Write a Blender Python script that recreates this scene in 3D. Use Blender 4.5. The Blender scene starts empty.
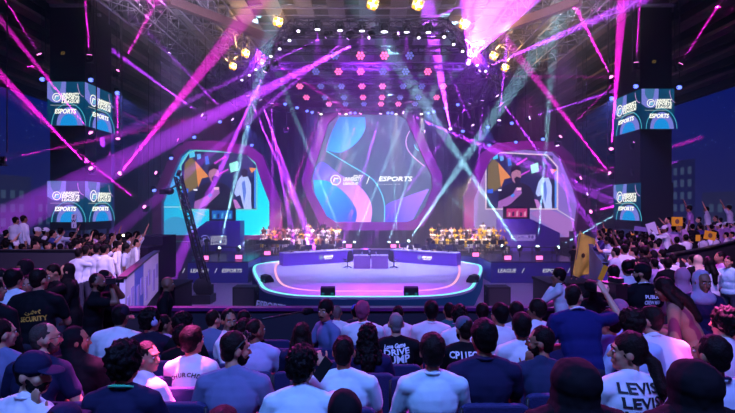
import bpy, bmesh, math, random
from mathutils import Vector, Matrix, noise
from mathutils.bvhtree import BVHTree
random.seed(7)
PI = math.pi
F, CZ, CX, CY = 480.0, 5.7, 367.5, 206.5
C = bpy.context.scene.collection
def P(px, py, D): return Vector(((px-CX)*D/F, D, CZ-(py-CY)*D/F))
def X(px, D): return (px-CX)*D/F
def Z(py, D): return CZ-(py-CY)*D/F
def lin(v):
    v /= 255.0
    return v/12.92 if v <= .04045 else ((v+.055)/1.055)**2.4
def c(r, g, b): return (lin(r), lin(g), lin(b), 1)

# ------------------------------------------------------------------ materials
_m = {}
def pbr(name, col, rough=.6, metal=0, bump=0, bscale=40, var=0, spec=.5):
    key = (name, tuple(col), rough, metal, bump)
    if key in _m: return _m[key]
    m = bpy.data.materials.new(name); m.use_nodes = True; nt = m.node_tree
    b = nt.nodes['Principled BSDF']; b.inputs['Base Color'].default_value = col
    b.inputs['Roughness'].default_value = rough; b.inputs['Metallic'].default_value = metal
    b.inputs['Specular IOR Level'].default_value = spec
    tc = nt.nodes.new('ShaderNodeTexCoord')
    if bump:
        n = nt.nodes.new('ShaderNodeTexNoise'); n.inputs['Scale'].default_value = bscale; n.inputs['Detail'].default_value = 3
        nt.links.new(tc.outputs['Object'], n.inputs['Vector'])
        bp = nt.nodes.new('ShaderNodeBump'); bp.inputs['Strength'].default_value = bump; bp.inputs['Distance'].default_value = .02
        nt.links.new(n.outputs['Fac'], bp.inputs['Height']); nt.links.new(bp.outputs['Normal'], b.inputs['Normal'])
    if var:
        n = nt.nodes.new('ShaderNodeTexNoise'); n.inputs['Scale'].default_value = 1.3; n.inputs['Detail'].default_value = 6
        nt.links.new(tc.outputs['Object'], n.inputs['Vector'])
        mx = nt.nodes.new('ShaderNodeMix'); mx.data_type = 'RGBA'
        nt.links.new(n.outputs['Fac'], mx.inputs[0])
        mx.inputs[6].default_value = [k*(1-var) for k in col[:3]]+[1]; mx.inputs[7].default_value = [min(1, k*(1+var)) for k in col[:3]]+[1]
        nt.links.new(mx.outputs[2], b.inputs['Base Color'])
    _m[key] = m
    return m
def cloth(col, rough=.85): return pbr('cloth', col, rough, 0, .15, 14, spec=.15)
def glow(name, col, s=1, sample=False):
    key = ('e', name, tuple(col), s)
    if key in _m: return _m[key]
    m = bpy.data.materials.new(name); m.use_nodes = True; nt = m.node_tree; nt.nodes.clear()
    e = nt.nodes.new('ShaderNodeEmission'); o = nt.nodes.new('ShaderNodeOutputMaterial')
    e.inputs[0].default_value = col; e.inputs[1].default_value = s; nt.links.new(e.outputs[0], o.inputs[0])
    m.cycles.emission_sampling = 'FRONT_BACK' if sample else 'NONE'
    _m[key] = m
    return m
def gradmat(name, ca, cb, a, b, s=1, sample=False):
    """screen picture colour running from ca at point a to cb at point b (x, z of the screen)"""
    m = bpy.data.materials.new(name); m.use_nodes = True; nt = m.node_tree; nt.nodes.clear()
    tc = nt.nodes.new('ShaderNodeTexCoord'); sp = nt.nodes.new('ShaderNodeSeparateXYZ')
    nt.links.new(tc.outputs['Object'], sp.inputs[0])
    dx, dz = b[0]-a[0], b[1]-a[1]; q = dx*dx+dz*dz
    m1 = nt.nodes.new('ShaderNodeMath'); m1.operation = 'MULTIPLY_ADD'; m1.inputs[1].default_value = dx/q; m1.inputs[2].default_value = -(a[0]*dx+a[1]*dz)/q
    nt.links.new(sp.outputs[0], m1.inputs[0])
    m2 = nt.nodes.new('ShaderNodeMath'); m2.operation = 'MULTIPLY_ADD'; m2.inputs[1].default_value = dz/q; m2.use_clamp = True
    nt.links.new(sp.outputs[2], m2.inputs[0]); nt.links.new(m1.outputs[0], m2.inputs[2])
    mx = nt.nodes.new('ShaderNodeMix'); mx.data_type = 'RGBA'; mx.inputs[6].default_value = ca; mx.inputs[7].default_value = cb
    nt.links.new(m2.outputs[0], mx.inputs[0])
    e = nt.nodes.new('ShaderNodeEmission'); o = nt.nodes.new('ShaderNodeOutputMaterial')
    nt.links.new(mx.outputs[2], e.inputs[0]); e.inputs[1].default_value = s; nt.links.new(e.outputs[0], o.inputs[0])
    m.cycles.emission_sampling = 'FRONT' if sample else 'NONE'
    return m
BLACK = pbr('black_paint', (.006, .006, .008, 1), .7, spec=.2)
BLKM = pbr('black_metal', (.02, .02, .024, 1), .4, .4)
STEEL = pbr('truss_metal', (.22, .22, .24, 1), .5, .4)
DARK = pbr('dark_fabric', (.02, .018, .03, 1), .85)

# ------------------------------------------------------------------ object helpers
def tag(o, label=None, cat=None, group=None, kind=None):
    if label:
        o['label'] = label
        if label != 'x' and not 4 <= len(label.split()) <= 16: print('WORDS', len(label.split()), label)
    if cat: o['category'] = cat
    if group: o['group'] = group
    if kind: o['kind'] = kind
    return o
def empty(name, loc=(0, 0, 0), rz=0):
    o = bpy.data.objects.new(name, None); C.objects.link(o); o.location = loc; o.rotation_euler = (0, 0, rz)
    o.empty_display_size = .2
    return o
def copy_tree(o, parent=None, ownmat=False):
    k = o.copy(); C.objects.link(k)
    if parent is not None: k.parent = parent
    for ch in list(o.children): copy_tree(ch, k)
    return k
def frame_of(d):
    d = Vector(d).normalized(); a = Vector((0, 0, 1)) if abs(d.z) < .9 else Vector((1, 0, 0))
    u = d.cross(a).normalized(); return u, d.cross(u).normalized(), d
class MB:
    def __init__(s): s.v = []; s.f = []; s.mi = []; s.sm = []
    def add(s, vs, fs, mi=0, sm=False):
        n = len(s.v); s.v += [tuple(p) for p in vs]
        for f in fs: s.f.append([n+i for i in f]); s.mi.append(mi); s.sm.append(sm)
        return s
    def box(s, cx, cy, cz, sx, sy, sz, mi=0, rz=0, M=None):
        vs = [Vector((x*sx/2, y*sy/2, z*sz/2)) for z in (-1, 1) for y in (-1, 1) for x in (-1, 1)]
        R = Matrix.Rotation(rz, 3, 'Z') if rz else None
        vs = [((R @ p) if R else p)+Vector((cx, cy, cz)) for p in vs]
        if M: vs = [M @ p for p in vs]
        return s.add(vs, [(0, 2, 3, 1), (4, 5, 7, 6), (0, 1, 5, 4), (2, 6, 7, 3), (0, 4, 6, 2), (1, 3, 7, 5)], mi)
    def cyl(s, a, b, r0, r1=None, seg=10, mi=0, sm=True):
        r1 = r0 if r1 is None else r1
        a, b = Vector(a), Vector(b); u, w, d = frame_of(b-a)
        vs = []
        for p, r in ((a, r0), (b, r1)):
            for i in range(seg):
                t = 2*PI*i/seg; vs.append(p+u*math.cos(t)*r+w*math.sin(t)*r)
        fs = [(i, (i+1) % seg, seg+(i+1) % seg, seg+i) for i in range(seg)]
        s.add(vs, fs, mi, sm); n = len(s.v)-2*seg
        s.f.append([n+i for i in range(seg)][::-1]); s.mi.append(mi); s.sm.append(False)
        s.f.append([n+seg+i for i in range(seg)]); s.mi.append(mi); s.sm.append(False)
        return s
    def ell(s, cen, r, M=None, seg=14, ring=9, mi=0):
        cen = Vector(cen); r = (r, r, r) if isinstance(r, (int, float)) else r
        vs = [Vector((0, 0, -1))]
        for j in range(1, ring):
            ph = -PI/2+PI*j/ring
            for i in range(seg):
                t = 2*PI*i/seg; vs.append(Vector((math.cos(t)*math.cos(ph), math.sin(t)*math.cos(ph), math.sin(ph))))
        vs.append(Vector((0, 0, 1)))
        vs = [Vector((p.x*r[0], p.y*r[1], p.z*r[2])) for p in vs]
        if M is not None: vs = [M @ p for p in vs]
        vs = [p+cen for p in vs]; T = len(vs)-1
        fs = [(0, 1+(i+1) % seg, 1+i) for i in range(seg)]
        for j in range(ring-2):
            for i in range(seg):
                a = 1+j*seg+i; b = 1+j*seg+(i+1) % seg; fs.append((a, b, b+seg, a+seg))
        L = 1+(ring-2)*seg
        fs += [(L+i, L+(i+1) % seg, T) for i in range(seg)]
        return s.add(vs, fs, mi, True)
    def cap(s, a, b, r0, r1=None, seg=12, mi=0):
        """tapered limb with round ends"""
        r1 = r0 if r1 is None else r1
        a, b = Vector(a), Vector(b)
        if (b-a).length < 1e-5: b = a+Vector((0, 0, .001))
        u, w, d = frame_of(b-a); rows = []
        for k in (-90, -60, -30, 0): t = math.radians(k); rows.append((a+d*math.sin(t)*r0, math.cos(t)*r0))
        for k in (0, 30, 60, 90): t = math.radians(k); rows.append((b+d*math.sin(t)*r1, math.cos(t)*r1))
        vs = []
        for p, r in rows:
            if r < 1e-6: vs.append([p])
            else: vs.append([p+u*math.cos(2*PI*i/seg)*r+w*math.sin(2*PI*i/seg)*r for i in range(seg)])
        flat = []; idx = []
        for row in vs: idx.append(len(flat)); flat += row
        fs = []
        for j in range(len(vs)-1):
            A, B = idx[j], idx[j+1]
            for i in range(seg):
                k = (i+1) % seg
                if len(vs[j]) == 1: fs.append((A, B+k, B+i))
                elif len(vs[j+1]) == 1: fs.append((A+i, A+k, B))
                else: fs.append((A+i, A+k, B+k, B+i))
        return s.add(flat, fs, mi, True)
    def prism(s, pts, z0, z1, mi=0):
        n = len(pts); s.add([(x, y, z0) for x, y in pts]+[(x, y, z1) for x, y in pts],
            [list(range(n))[::-1], list(range(n, 2*n))]+[(i, (i+1) % n, n+(i+1) % n, n+i) for i in range(n)], mi); return s
    def slab(s, pts, y0, y1, mi=0):
        """outline in x,z, thick along y (y0 is the front)"""
        n = len(pts); s.add([(x, y0, z) for x, z in pts]+[(x, y1, z) for x, z in pts],
            [list(range(n)), list(range(n, 2*n))[::-1]]+[(i, n+i, n+(i+1) % n, (i+1) % n) for i in range(n)], mi); return s
    def ring(s, outer, inner, y0, y1, mi=0):
        n = len(outer)
        vs = [(x, y0, z) for x, z in outer]+[(x, y0, z) for x, z in inner]+[(x, y1, z) for x, z in outer]+[(x, y1, z) for x, z in inner]
        fs = []
        for i in range(n):
            j = (i+1) % n
            fs += [(i, j, n+j, n+i), (2*n+i, 3*n+i, 3*n+j, 2*n+j), (i, 2*n+i, 2*n+j, j), (n+i, n+j, 3*n+j, 3*n+i)]
        return s.add(vs, fs, mi)
    def line(s, pts, w, y, mi=0, t=.01):
        """painted line of width w on a screen, points in x,z"""
        for (a, b) in zip(pts, pts[1:]):
            d = Vector((b[0]-a[0], b[1]-a[1])); L = d.length or 1e-6; n = Vector((-d.y, d.x))/L*w/2; e = d/L*w*.3
            s.slab([(a[0]-e.x+n.x, a[1]-e.y+n.y), (a[0]-e.x-n.x, a[1]-e.y-n.y), (b[0]+e.x-n.x, b[1]+e.y-n.y), (b[0]+e.x+n.x, b[1]+e.y+n.y)], y, y+t, mi)
        return s
    def mesh(s, name, mats):
        me = bpy.data.meshes.new(name); me.from_pydata(s.v, [], s.f)
        for m in (mats if isinstance(mats, (list, tuple)) else [mats]): me.materials.append(m)
        me.polygons.foreach_set('material_index', s.mi); me.polygons.foreach_set('use_smooth', s.sm)
        me.update(); return me
    def build(s, name, mats, parent=None, loc=None, fix=True):
        me = s.mesh(name, mats)
        if fix:
            bm = bmesh.new(); bm.from_mesh(me); bmesh.ops.recalc_face_normals(bm, faces=bm.faces); bm.to_mesh(me); bm.free()
        o = bpy.data.objects.new(name, me); C.objects.link(o)
        if parent is not None: o.parent = parent
        if loc is not None: o.location = loc
        return o
def smooth_curve(pts, n=8, closed=False):
    out = []; N = len(pts); R = N if closed else N-1
    for i in range(R):
        if closed: p = [pts[(i+k) % N] for k in (-1, 0, 1, 2)]
        else: p = [pts[max(0, min(N-1, i+k))] for k in (-1, 0, 1, 2)]
        for j in range(n):
            t = j/n
            out.append(tuple(.5*((2*p[1][a])+(-p[0][a]+p[2][a])*t+(2*p[0][a]-5*p[1][a]+4*p[2][a]-p[3][a])*t*t+(-p[0][a]+3*p[1][a]-3*p[2][a]+p[3][a])*t**3) for a in range(len(pts[0]))))
    if not closed: out.append(tuple(pts[-1]))
    return out
def text_mesh(txt, width=None, height=None, shear=.25, extrude=.005, bold=.0):
    """text outline as a mesh in x,z, centred on the origin"""
    cu = bpy.data.curves.new('lettering', 'FONT'); cu.body = txt; cu.shear = shear; cu.extrude = extrude; cu.align_x = 'CENTER'; cu.offset = bold; cu.resolution_u = 2
    o = bpy.data.objects.new('lettering', cu); C.objects.link(o); bpy.context.view_layer.update()
    me = bpy.data.meshes.new_from_object(o.evaluated_get(bpy.context.evaluated_depsgraph_get()))
    bpy.data.objects.remove(o)
    xs = [v.co.x for v in me.vertices]; ys = [v.co.y for v in me.vertices]
    w, h = max(xs)-min(xs), max(ys)-min(ys); mx, my = (max(xs)+min(xs))/2, (max(ys)+min(ys))/2
    sx = (width/w) if width else None; sy = (height/h) if height else None
    sx = sx or sy; sy = sy or sx
    for v in me.vertices: v.co = Vector(((v.co.x-mx)*sx, v.co.z*1.0, (v.co.y-my)*sy))
    return me
def text(txt, mat, parent, loc, width=None, height=None, shear=.2, rz=0, bold=.02, name='lettering'):
    me = text_mesh(txt, width, height, shear, bold=bold); me.materials.clear(); me.materials.append(mat)
    o = bpy.data.objects.new(name, me); C.objects.link(o); o.parent = parent; o.location = loc; o.rotation_euler = (0, 0, rz)
    return o

# ================================================================== PEOPLE
PENDING = []   # (object, voxel, smooth iterations, post-processing)
def remeshed(mb, name, mats, parent, voxel, it=3, post=None, extra=None):
    me = mb.mesh(name, mats)
    o = bpy.data.objects.new(name, me); C.objects.link(o)
    if parent is not None: o.parent = parent
    r = o.modifiers.new('r', 'REMESH'); r.mode = 'VOXEL'; r.voxel_size = voxel; r.use_smooth_shade = True
    if it: s = o.modifiers.new('s', 'SMOOTH'); s.iterations = it; s.factor = .5
    PENDING.append((o, mats, post, extra)); return o
def flush_people():
    dg = bpy.context.evaluated_depsgraph_get(); dg.update(); new = []
    for o, mats, post, extra in PENDING:
        new.append(bpy.data.meshes.new_from_object(o.evaluated_get(dg)))
    for (o, mats, post, extra), me in zip(PENDING, new):
        o.modifiers.clear(); o.data = me; me.materials.clear()
        for m in (mats if isinstance(mats, (list, tuple)) else [mats]): me.materials.append(m)
        me.polygons.foreach_set('material_index', [0]*len(me.polygons))
        if post:
            amp, fr, seed = post; off = Vector((seed*3.1, seed*1.7, 0))
            ns = [v.normal.copy() for v in me.vertices]
            for v, n in zip(me.vertices, ns):
                p = v.co; q = Vector((p.x*fr, p.y*fr, p.z*fr*.7))+off
                v.co = p+n*amp*(noise.noise(q)+.5*noise.noise(q*2.1))
        me.polygons.foreach_set('use_smooth', [True]*len(me.polygons))
        if extra:
            bm = bmesh.new(); bm.from_mesh(me); e = extra.mesh('x', []); k = len(bm.verts); bm.from_mesh(e); bm.to_mesh(me); bm.free()
        me.update()
    PENDING.clear()
def robe_cloth():
    m = bpy.data.materials.new('embroidered_cloth'); m.use_nodes = True; nt = m.node_tree; b = nt.nodes['Principled BSDF']; b.inputs['Roughness'].default_value = .85
    tc = nt.nodes.new('ShaderNodeTexCoord'); w = nt.nodes.new('ShaderNodeTexWave'); w.bands_direction = 'X'; w.inputs['Scale'].default_value = 1.6; w.inputs['Distortion'].default_value = .6; w.inputs['Detail Scale'].default_value = 6
    r = nt.nodes.new('ShaderNodeValToRGB'); r.color_ramp.elements[0].position = .78; r.color_ramp.elements[0].color = c(150, 108, 84); r.color_ramp.elements[1].position = .86; r.color_ramp.elements[1].color = c(120, 40, 70)
    nt.links.new(tc.outputs['Object'], w.inputs['Vector']); nt.links.new(w.outputs['Fac'], r.inputs['Fac']); nt.links.new(r.outputs[0], b.inputs['Base Color']); return m
SKINS = [c(176, 122, 96), c(150, 100, 76), c(122, 80, 60), c(190, 140, 112), c(100, 66, 50)]
EYE = pbr('eye', (.02, .015, .012, 1), .2); HAIRS = [(.004, .003, .003, 1), (.007, .004, .004, 1), (.011, .006, .005, 1)]
WHITE_EYE = pbr('eye_white', (.7, .68, .66, 1), .3)
def ik(S, T, l1, l2, pole):
    S, T = Vector(S), Vector(T); d = T-S; L = min(d.length, (l1+l2)*.995); d.normalize(); T = S+d*L
    a = (l1*l1-l2*l2+L*L)/(2*L); h = math.sqrt(max(0, l1*l1-a*a)); p = Vector(pole); p = p-d*p.dot(d)
    p.normalize(); return S+d*a+p*h, T
def hand(mb, W, d, up, side, curl=.5, fine=True, r=1.0):
    """palm and five fingers from wrist W along d"""
    d = Vector(d).normalized(); n = Vector(up); n = (n-d*n.dot(d)).normalized(); s = d.cross(n).normalized()*side
    M = Matrix((s, d, n)).transposed()
    mb.ell(W+d*.045, (.038*r, .05*r, .017*r), M)
    if not fine:
        mb.ell(W+d*.1-n*.02*curl, (.034*r, .045*r, .015*r), M); mb.cap(W+d*.03+s*.03, W+d*.075+s*.05, .012, .010); return
    for k, L in enumerate((.072, .082, .076, .058)):
        o = W+d*.085+s*(.027-.018*k); a = curl*.9; p1 = o+(d*math.cos(a)-n*math.sin(a))*L*.5
        p2 = p1+(d*math.cos(a*2)-n*math.sin(a*2))*L*.5
        mb.cap(o, p1, .0095*r, .0088*r, 8); mb.cap(p1, p2, .0088*r, .0075*r, 8)
    o = W+d*.025+s*.03; p1 = o+(d*.7+s*.7-n*.2).normalized()*.045; p2 = p1+(d*.9+s*.2-n*.35).normalized()*.035
    mb.cap(o, p1, .0125*r, .0105*r, 8); mb.cap(p1, p2, .0105*r, .009*r, 8)
def person(label, head_at, floor_z, pose='sit', yaw=0, lean=.08, twist=0, hyaw=0, hpitch=0, htilt=0, arms='lap', larm=None, rarm=None,
           garment='tee', shirt=(.7, .7, .72, 1), trous=(.03, .03, .05, 1), skin=0, hair='short', haircol=0, beard=False, moustache=False, glasses=False,
           cap=None, hijab=None, niqab=False, drape=1.0, voxel=.011, cat='person', group=None, wide=1.0, collar=False, lanyard=None, fine=False, fold=.007, seed=0, top=None):
    """one figure; head_at is (x, y, z of the top of the head), the body is built under it"""
    H = .52 if pose == 'sit' else .94
    sp = Vector((0, math.sin(lean), math.cos(lean))); hip = Vector((0, 0, H))
    Rt = Matrix.Rotation(twist, 3, 'Z'); R = Rt @ Vector((1, 0, 0)); Fw = sp.cross(R).normalized()
    Mt = Matrix((R, Fw, R.cross(Fw))).transposed()
    nb = hip+sp*.50
    Mh = Matrix.Rotation(hyaw, 3, 'Z') @ Matrix.Rotation(-hpitch, 3, 'X') @ Matrix.Rotation(htilt, 3, 'Y')
    hc = nb+sp*.105+Vector((0, .02, .062))+Vector((0, math.sin(lean)*.03, 0))
    def h(x, y, z): return hc+Mh @ Vector((x, y, z))
    ht = hc.z+.135
    sc = (head_at[2]-floor_z)/ht
    scc = max(.84, min(1.16, sc))
    Rz = Matrix.Rotation(yaw, 3, 'Z'); off = Rz @ Vector((hc.x, hc.y, 0))*scc
    root_loc = Vector((head_at[0]-off.x, head_at[1]-off.y, floor_z))
    if abs(sc-scc) > .001: print('HEIGHT', label, round(sc, 2))
    seed = seed or random.random()*50
    S = {s: nb-sp*.055+R*.172*s*wide for s in (-1, 1)}
    # arm targets
    def arm(s, mode):
        if mode == 'lap': T = hip+Vector((.09*s, .33, .12)); pole = Vector((s*.9, -.5, -.5)); up = Vector((0, 0, 1)); cu = .4
        elif mode == 'knee': T = hip+Vector((.1*s, .5, .16)); pole = Vector((s*.5, .0, -.9)); up = Vector((0, 0, 1)); cu = .4
        elif mode == 'side': T = S[s]+Vector((.09*s, .05, -.55)); pole = Vector((s*.3, -1, 0)); up = Vector((s, 0, 0)); cu = .35
        elif mode == 'up': T = S[s]+Vector((.12*s, .2, .5)); pole = Vector((s, 0, -.3)); up = Vector((0, -1, 0)); cu = .15
        elif mode == 'phone': T = S[s]+Vector((-.08*s, .38, .12)); pole = Vector((s*.6, 0, -1)); up = Vector((0, -1, .2)); cu = .8
        elif mode == 'camera': T = hc+Vector((.09*s, .17, -.05)); pole = Vector((s*.7, 0, -1)); up = Vector((0, -1, .2)); cu = .9
        elif mode == 'chin': T = h(.03*s, .1, -.19); pole = Vector((s*.6, .2, -1)); up = Vector((0, -1, 0)); cu = .45
        elif mode == 'cross': T = nb+Vector((-.12*s, .2, -.24)); pole = Vector((s, 0, -.5)); up = Vector((0, 1, 0)); cu = .5
        elif mode == 'wave': T = S[s]+Vector((.2*s, .28, .2)); pole = Vector((s, -.2, -.8)); up = Vector((0, -1, 0)); cu = .1
        elif mode == 'back': T = S[s]+Vector((.12*s, -.05, -.5)); pole = Vector((s, -1, 0)); up = Vector((s, 0, 0)); cu = .35
        else: T = hip+Vector(mode[0]); pole = Vector(mode[1]); up = Vector(mode[2]); cu = mode[3]
        E, W = ik(S[s], T, .29, .25, pole); return E, W, up, cu
    A = {-1: arm(-1, larm or arms), 1: arm(1, rarm or arms)}
    # legs
    if pose == 'sit':
        K = {s: hip+Vector((.12*s, .43, -.02)) for s in (-1, 1)}; An = {s: Vector((.13*s, .4, .08)) for s in (-1, 1)}
        HJ = {s: hip+Vector((.09*s, .02, -.02)) for s in (-1, 1)}
    else:
        HJ = {s: hip+Vector((.09*s, 0, -.02)) for s in (-1, 1)}; K = {s: Vector((.105*s, .03, .5)) for s in (-1, 1)}; An = {s: Vector((.11*s, 0, .08)) for s in (-1, 1)}
    def torso(mb, e, w=wide):
        mb.ell(hip+sp*.03, ((.16+e)*w, .115+e, .13+e), Mt); mb.ell(hip+sp*.18, ((.145+e)*w, .108+e, .18+e), Mt)
        mb.ell(hip+sp*.345, ((.162+e)*w, .112+e, .17+e), Mt)
        mb.cap(S[-1], S[1], .058+e)
        for s in (-1, 1): mb.cap(nb+sp*.015+R*.025*s, S[s]*.75+nb*.25+sp*.01, .042+e*.8, .05+e)
    # --- body (skin)
    b = MB(); torso(b, 0)
    b.cap(nb-sp*.04, h(0, -.02, -.07), .056, .05)
    b.ell(h(0, -.012, .022), (.075, .094, .1), Mh); b.ell(h(0, .022, -.045), (.058, .066, .074), Mh)
    b.ell(h(0, .062, -.098), (.026, .024, .02), Mh); b.cap(h(0, .086, .008), h(0, .106, -.03), .0085, .0145, 8)
    b.cap(h(-.032, .074, .03), h(.032, .074, .03), .014, .014, 8); b.ell(h(0, .083, -.064), (.024, .014, .011), Mh)
    for s in (-1, 1):
        b.ell(h(.078*s, -.008, -.008), (.011, .021, .031), Mh); b.ell(h(.036*s, .056, -.025), (.026, .026, .026), Mh)
        b.cap(S[s], A[s][0], .05, .042); b.cap(A[s][0], A[s][1], .04, .027)
        hand(b, A[s][1], A[s][1]-A[s][0], A[s][2], s, A[s][3], fine)
        b.cap(HJ[s], K[s], .078, .056); b.cap(K[s], An[s], .054, .036)
        b.cap(An[s]+Vector((0, -.03, -.04)), An[s]+Vector((0, .15, -.045)), .036, .03)
    ex = MB()
    for s in (-1, 1):
        ex.ell(h(.03*s, .0795, .008), (.0125, .009, .0075), Mh, 8, 6, 2); ex.ell(h(.03*s, .0855, .008), (.006, .005, .006), Mh, 8, 6, 1)
    sk = pbr('skin', SKINS[skin % len(SKINS)], .55, 0, .1, 60)
    root = remeshed(b, 'person', [sk, EYE, WHITE_EYE], None, voxel, 2, None, ex)
    root.location = root_loc; root.rotation_euler = (0, 0, yaw); root.scale = (scc,)*3
    tag(root, label, cat, group)
    # --- clothes
    g = MB(); long_ = garment in ('thobe', 'abaya', 'shirt', 'jacket', 'robe')
    e = .013 if garment != 'abaya' else .035
    torso(g, e)
    g.cap(nb-sp*.05, nb+sp*.022, .068+e*.4, .057+e*.4)
    for s in (-1, 1):
        E, W = A[s][0], A[s][1]
        if long_:
            g.cap(S[s], E, .056+e, .05+e*.8); g.cap(E, W-(W-E)*.06, .047+e*.8, .036+e*.8 if garment != 'robe' else .07)
        else:
            k = .62; g.cap(S[s], S[s].lerp(E, k), .056+e, .054+e)
    full = garment in ('thobe', 'abaya', 'robe')
    if full:
        for s in (-1, 1):
            g.cap(HJ[s], K[s], .1+e, .085+e); g.cap(K[s], An[s]+Vector((0, 0, .03)), .085+e, .09+e)
        if pose != 'sit': g.cap(hip, Vector((0, 0, .2)), .14+e, .17+e)
        else: g.cap(hip+Vector((0, .1, 0)), hip+Vector((0, .4, -.05)), .09+e, .09+e)
    nm = {'tee': 'shirt', 'polo': 'polo_shirt', 'shirt': 'shirt', 'thobe': 'thobe', 'abaya': 'abaya', 'jacket': 'jacket', 'robe': 'robe'}[garment]
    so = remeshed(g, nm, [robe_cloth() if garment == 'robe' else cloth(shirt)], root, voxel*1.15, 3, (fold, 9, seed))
    if not full:
        t = MB(); t.ell(hip-Vector((0, 0, .01)), (.168*wide, .125, .125)); 
        for s in (-1, 1): t.cap(HJ[s], K[s], .09, .068); t.cap(K[s], An[s]+Vector((0, 0, .02)), .066, .05)
        remeshed(t, 'trousers', [cloth(trous)], root, voxel*1.3, 2, (.004, 8, seed))
    if collar:
        k = MB(); 
        for i in range(12):
            t0, t1 = 2*PI*i/12, 2*PI*(i+1)/12
            q = [nb+sp*(.028)+R*math.cos(t)*.062+Fw*math.sin(t)*.062 for t in (t0, t1)]; k.cap(q[0]+sp*.012, q[1]+sp*.012, .011, .011, 8)
        remeshed(k, 'collar', [cloth(shirt)], root, .009, 1)
    if lanyard:
        k = MB()
        for i in range(12):
            t0, t1 = 2*PI*i/12, 2*PI*(i+1)/12
            q = [nb+sp*(.03-.03*math.sin(t))+R*math.cos(t)*.078+Fw*math.sin(t)*.082 for t in (t0, t1)]; k.cap(q[0], q[1], .009, .009, 6)
        k.build('lanyard', cloth(lanyard), root)
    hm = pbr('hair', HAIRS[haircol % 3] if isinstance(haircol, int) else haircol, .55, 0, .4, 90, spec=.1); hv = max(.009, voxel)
    if hair and not hijab and hair != 'bald':
        k = MB(); q = {'short': 0, 'buzz': -.006, 'curly': .02, 'long': .006, 'longcurly': .02, 'pony': .004, 'volume': .012}[hair]
        k.ell(h(0, -.024, .036+q*.4), (.082+q, .096+q, .098+q), Mh); k.ell(h(0, -.05, -.025), (.062+q, .055+q, .062), Mh)
        if hair in ('volume', 'curly'): k.ell(h(.008, .012, .1), (.052+q, .052, .026+q), Mh)
        if hair in ('long', 'longcurly'):
            w = .085 if hair == 'long' else .11
            a, z = h(0, -.06, -.02), nb-Fw*.135-sp*.02; k.ell(a, (w, .06, .1), Mh); k.cap(a, z, w*.75, w*.7); k.cap(z, z-sp*(.2 if hair == 'long' else .12)-Fw*.01, w*.7, w*.5)
            for s in (-1, 1): k.cap(h(.065*s, -.01, .01), nb+R*.1*s-Fw*.06-sp*.03, .035, .045)
        if hair == 'pony':
            a = h(0, -.1, .0); z = a+Mh @ Vector((0, -.05, -.06)); y2 = z+Vector((.02, -.06, -.14)); k.cap(h(0, -.08, .02), a, .05, .03); k.cap(a, z, .03, .042); k.cap(z, y2, .042, .04); k.cap(y2, y2+Vector((.03, -.01, -.09)), .04, .02)
        cur = hair in ('curly', 'longcurly')
        remeshed(k, 'hair', [hm], root, hv, 1 if cur else 2, (.02 if cur else .006, 38 if cur else 26, seed))
    if beard:
        k = MB(); k.ell(h(0, .026, -.07), (.061, .066, .056), Mh); k.cap(h(-.03, .09, -.052), h(.03, .09, -.052), .008, .008, 8)
        for s in (-1, 1): k.cap(h(.066*s, .005, -.01), h(.05*s, .035, -.07), .012, .018, 8)
        remeshed(k, 'beard', [hm], root, .009, 1, (.004, 40, seed))
    if moustache:
        k = MB(); k.cap(h(0, .1, -.048), h(-.032, .086, -.058), .009, .006, 8); k.cap(h(0, .1, -.048), h(.032, .086, -.058), .009, .006, 8); k.build('moustache', hm, root)
    if voxel < .015 and not niqab:
        k = MB()
        for s in (-1, 1): k.cap(h(.016*s, .089, .03), h(.048*s, .078, .03), .0055, .004, 6)
        k.build('eyebrows', hm, root)
    if glasses:
        k = MB()
        for s in (-1, 1):
            for i in range(10):
                t0, t1 = 2*PI*i/10, 2*PI*(i+1)/10
                k.cap(h(.031*s+.022*math.cos(t0), .1, .006+.018*math.sin(t0)), h(.031*s+.022*math.cos(t1), .1, .006+.018*math.sin(t1)), .0022, .0022, 6)
            k.cap(h(.053*s, .1, .008), h(.08*s, 0, .008), .0022, .0022, 6)
        k.cap(h(-.009, .102, .008), h(.009, .102, .008), .0022, .0022, 6); k.build('glasses', BLKM, root)
    if cap:
        k = MB(); k.ell(h(0, -.008, .05), (.088, .104, .09), Mh); k.ell(h(0, -.008, .035), (.09, .106, .04), Mh)
        kb = MB(); Mb = Mh @ Matrix.Rotation(-.18, 3, 'X'); kb.ell(h(0, .115, .032), (.072, .075, .009), Mb, 18, 9)
        o = remeshed(k, 'cap', [cloth(cap)], root, hv, 1); kb.build('brim', cloth(cap), root)
    if hijab:
        k = MB(); dy = .0 if niqab else -.03
        k.ell(h(0, -.02+dy*.3, .02), (.097*drape, .108*drape, .118), Mh)
        if niqab: k.ell(h(0, .03, -.06), (.085, .085, .09), Mh)
        k.cap(h(0, -.035, -.05), nb+sp*.0, .085, .105); k.ell(nb-sp*.03, (.165, .13, .1), Mt)
        k.ell(h(0, .02, -.13), (.075, .07, .05), Mh); k.ell(nb-Fw*.09-sp*.12, (.13, .05, .15), Mt)
        if not niqab:      # open round the face: keep the cloth behind the cheeks
            k2 = MB(); k2.ell(h(0, -.035, .02), (.094*drape, .1*drape, .122), Mh); k2.ell(h(0, -.03, -.06), (.086*drape*1.05, .09*drape, .1), Mh)
            k2.cap(h(0, -.03, -.08), nb, .085*drape, .105*drape*1.1); k2.ell(nb-sp*.03, (.165, .13, .1), Mt); k2.ell(h(0, .015, -.135), (.07, .062, .042), Mh)
            k2.ell(nb-Fw*.08-sp*.12, (.14, .06, .15), Mt); k = k2
        remeshed(k, 'headscarf', [cloth(hijab)], root, max(.011, voxel), 2, (.008, 14, seed))
    if top: top(root, h, Mh, nb, hip, sp, R, Fw, A)
    return root

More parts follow.
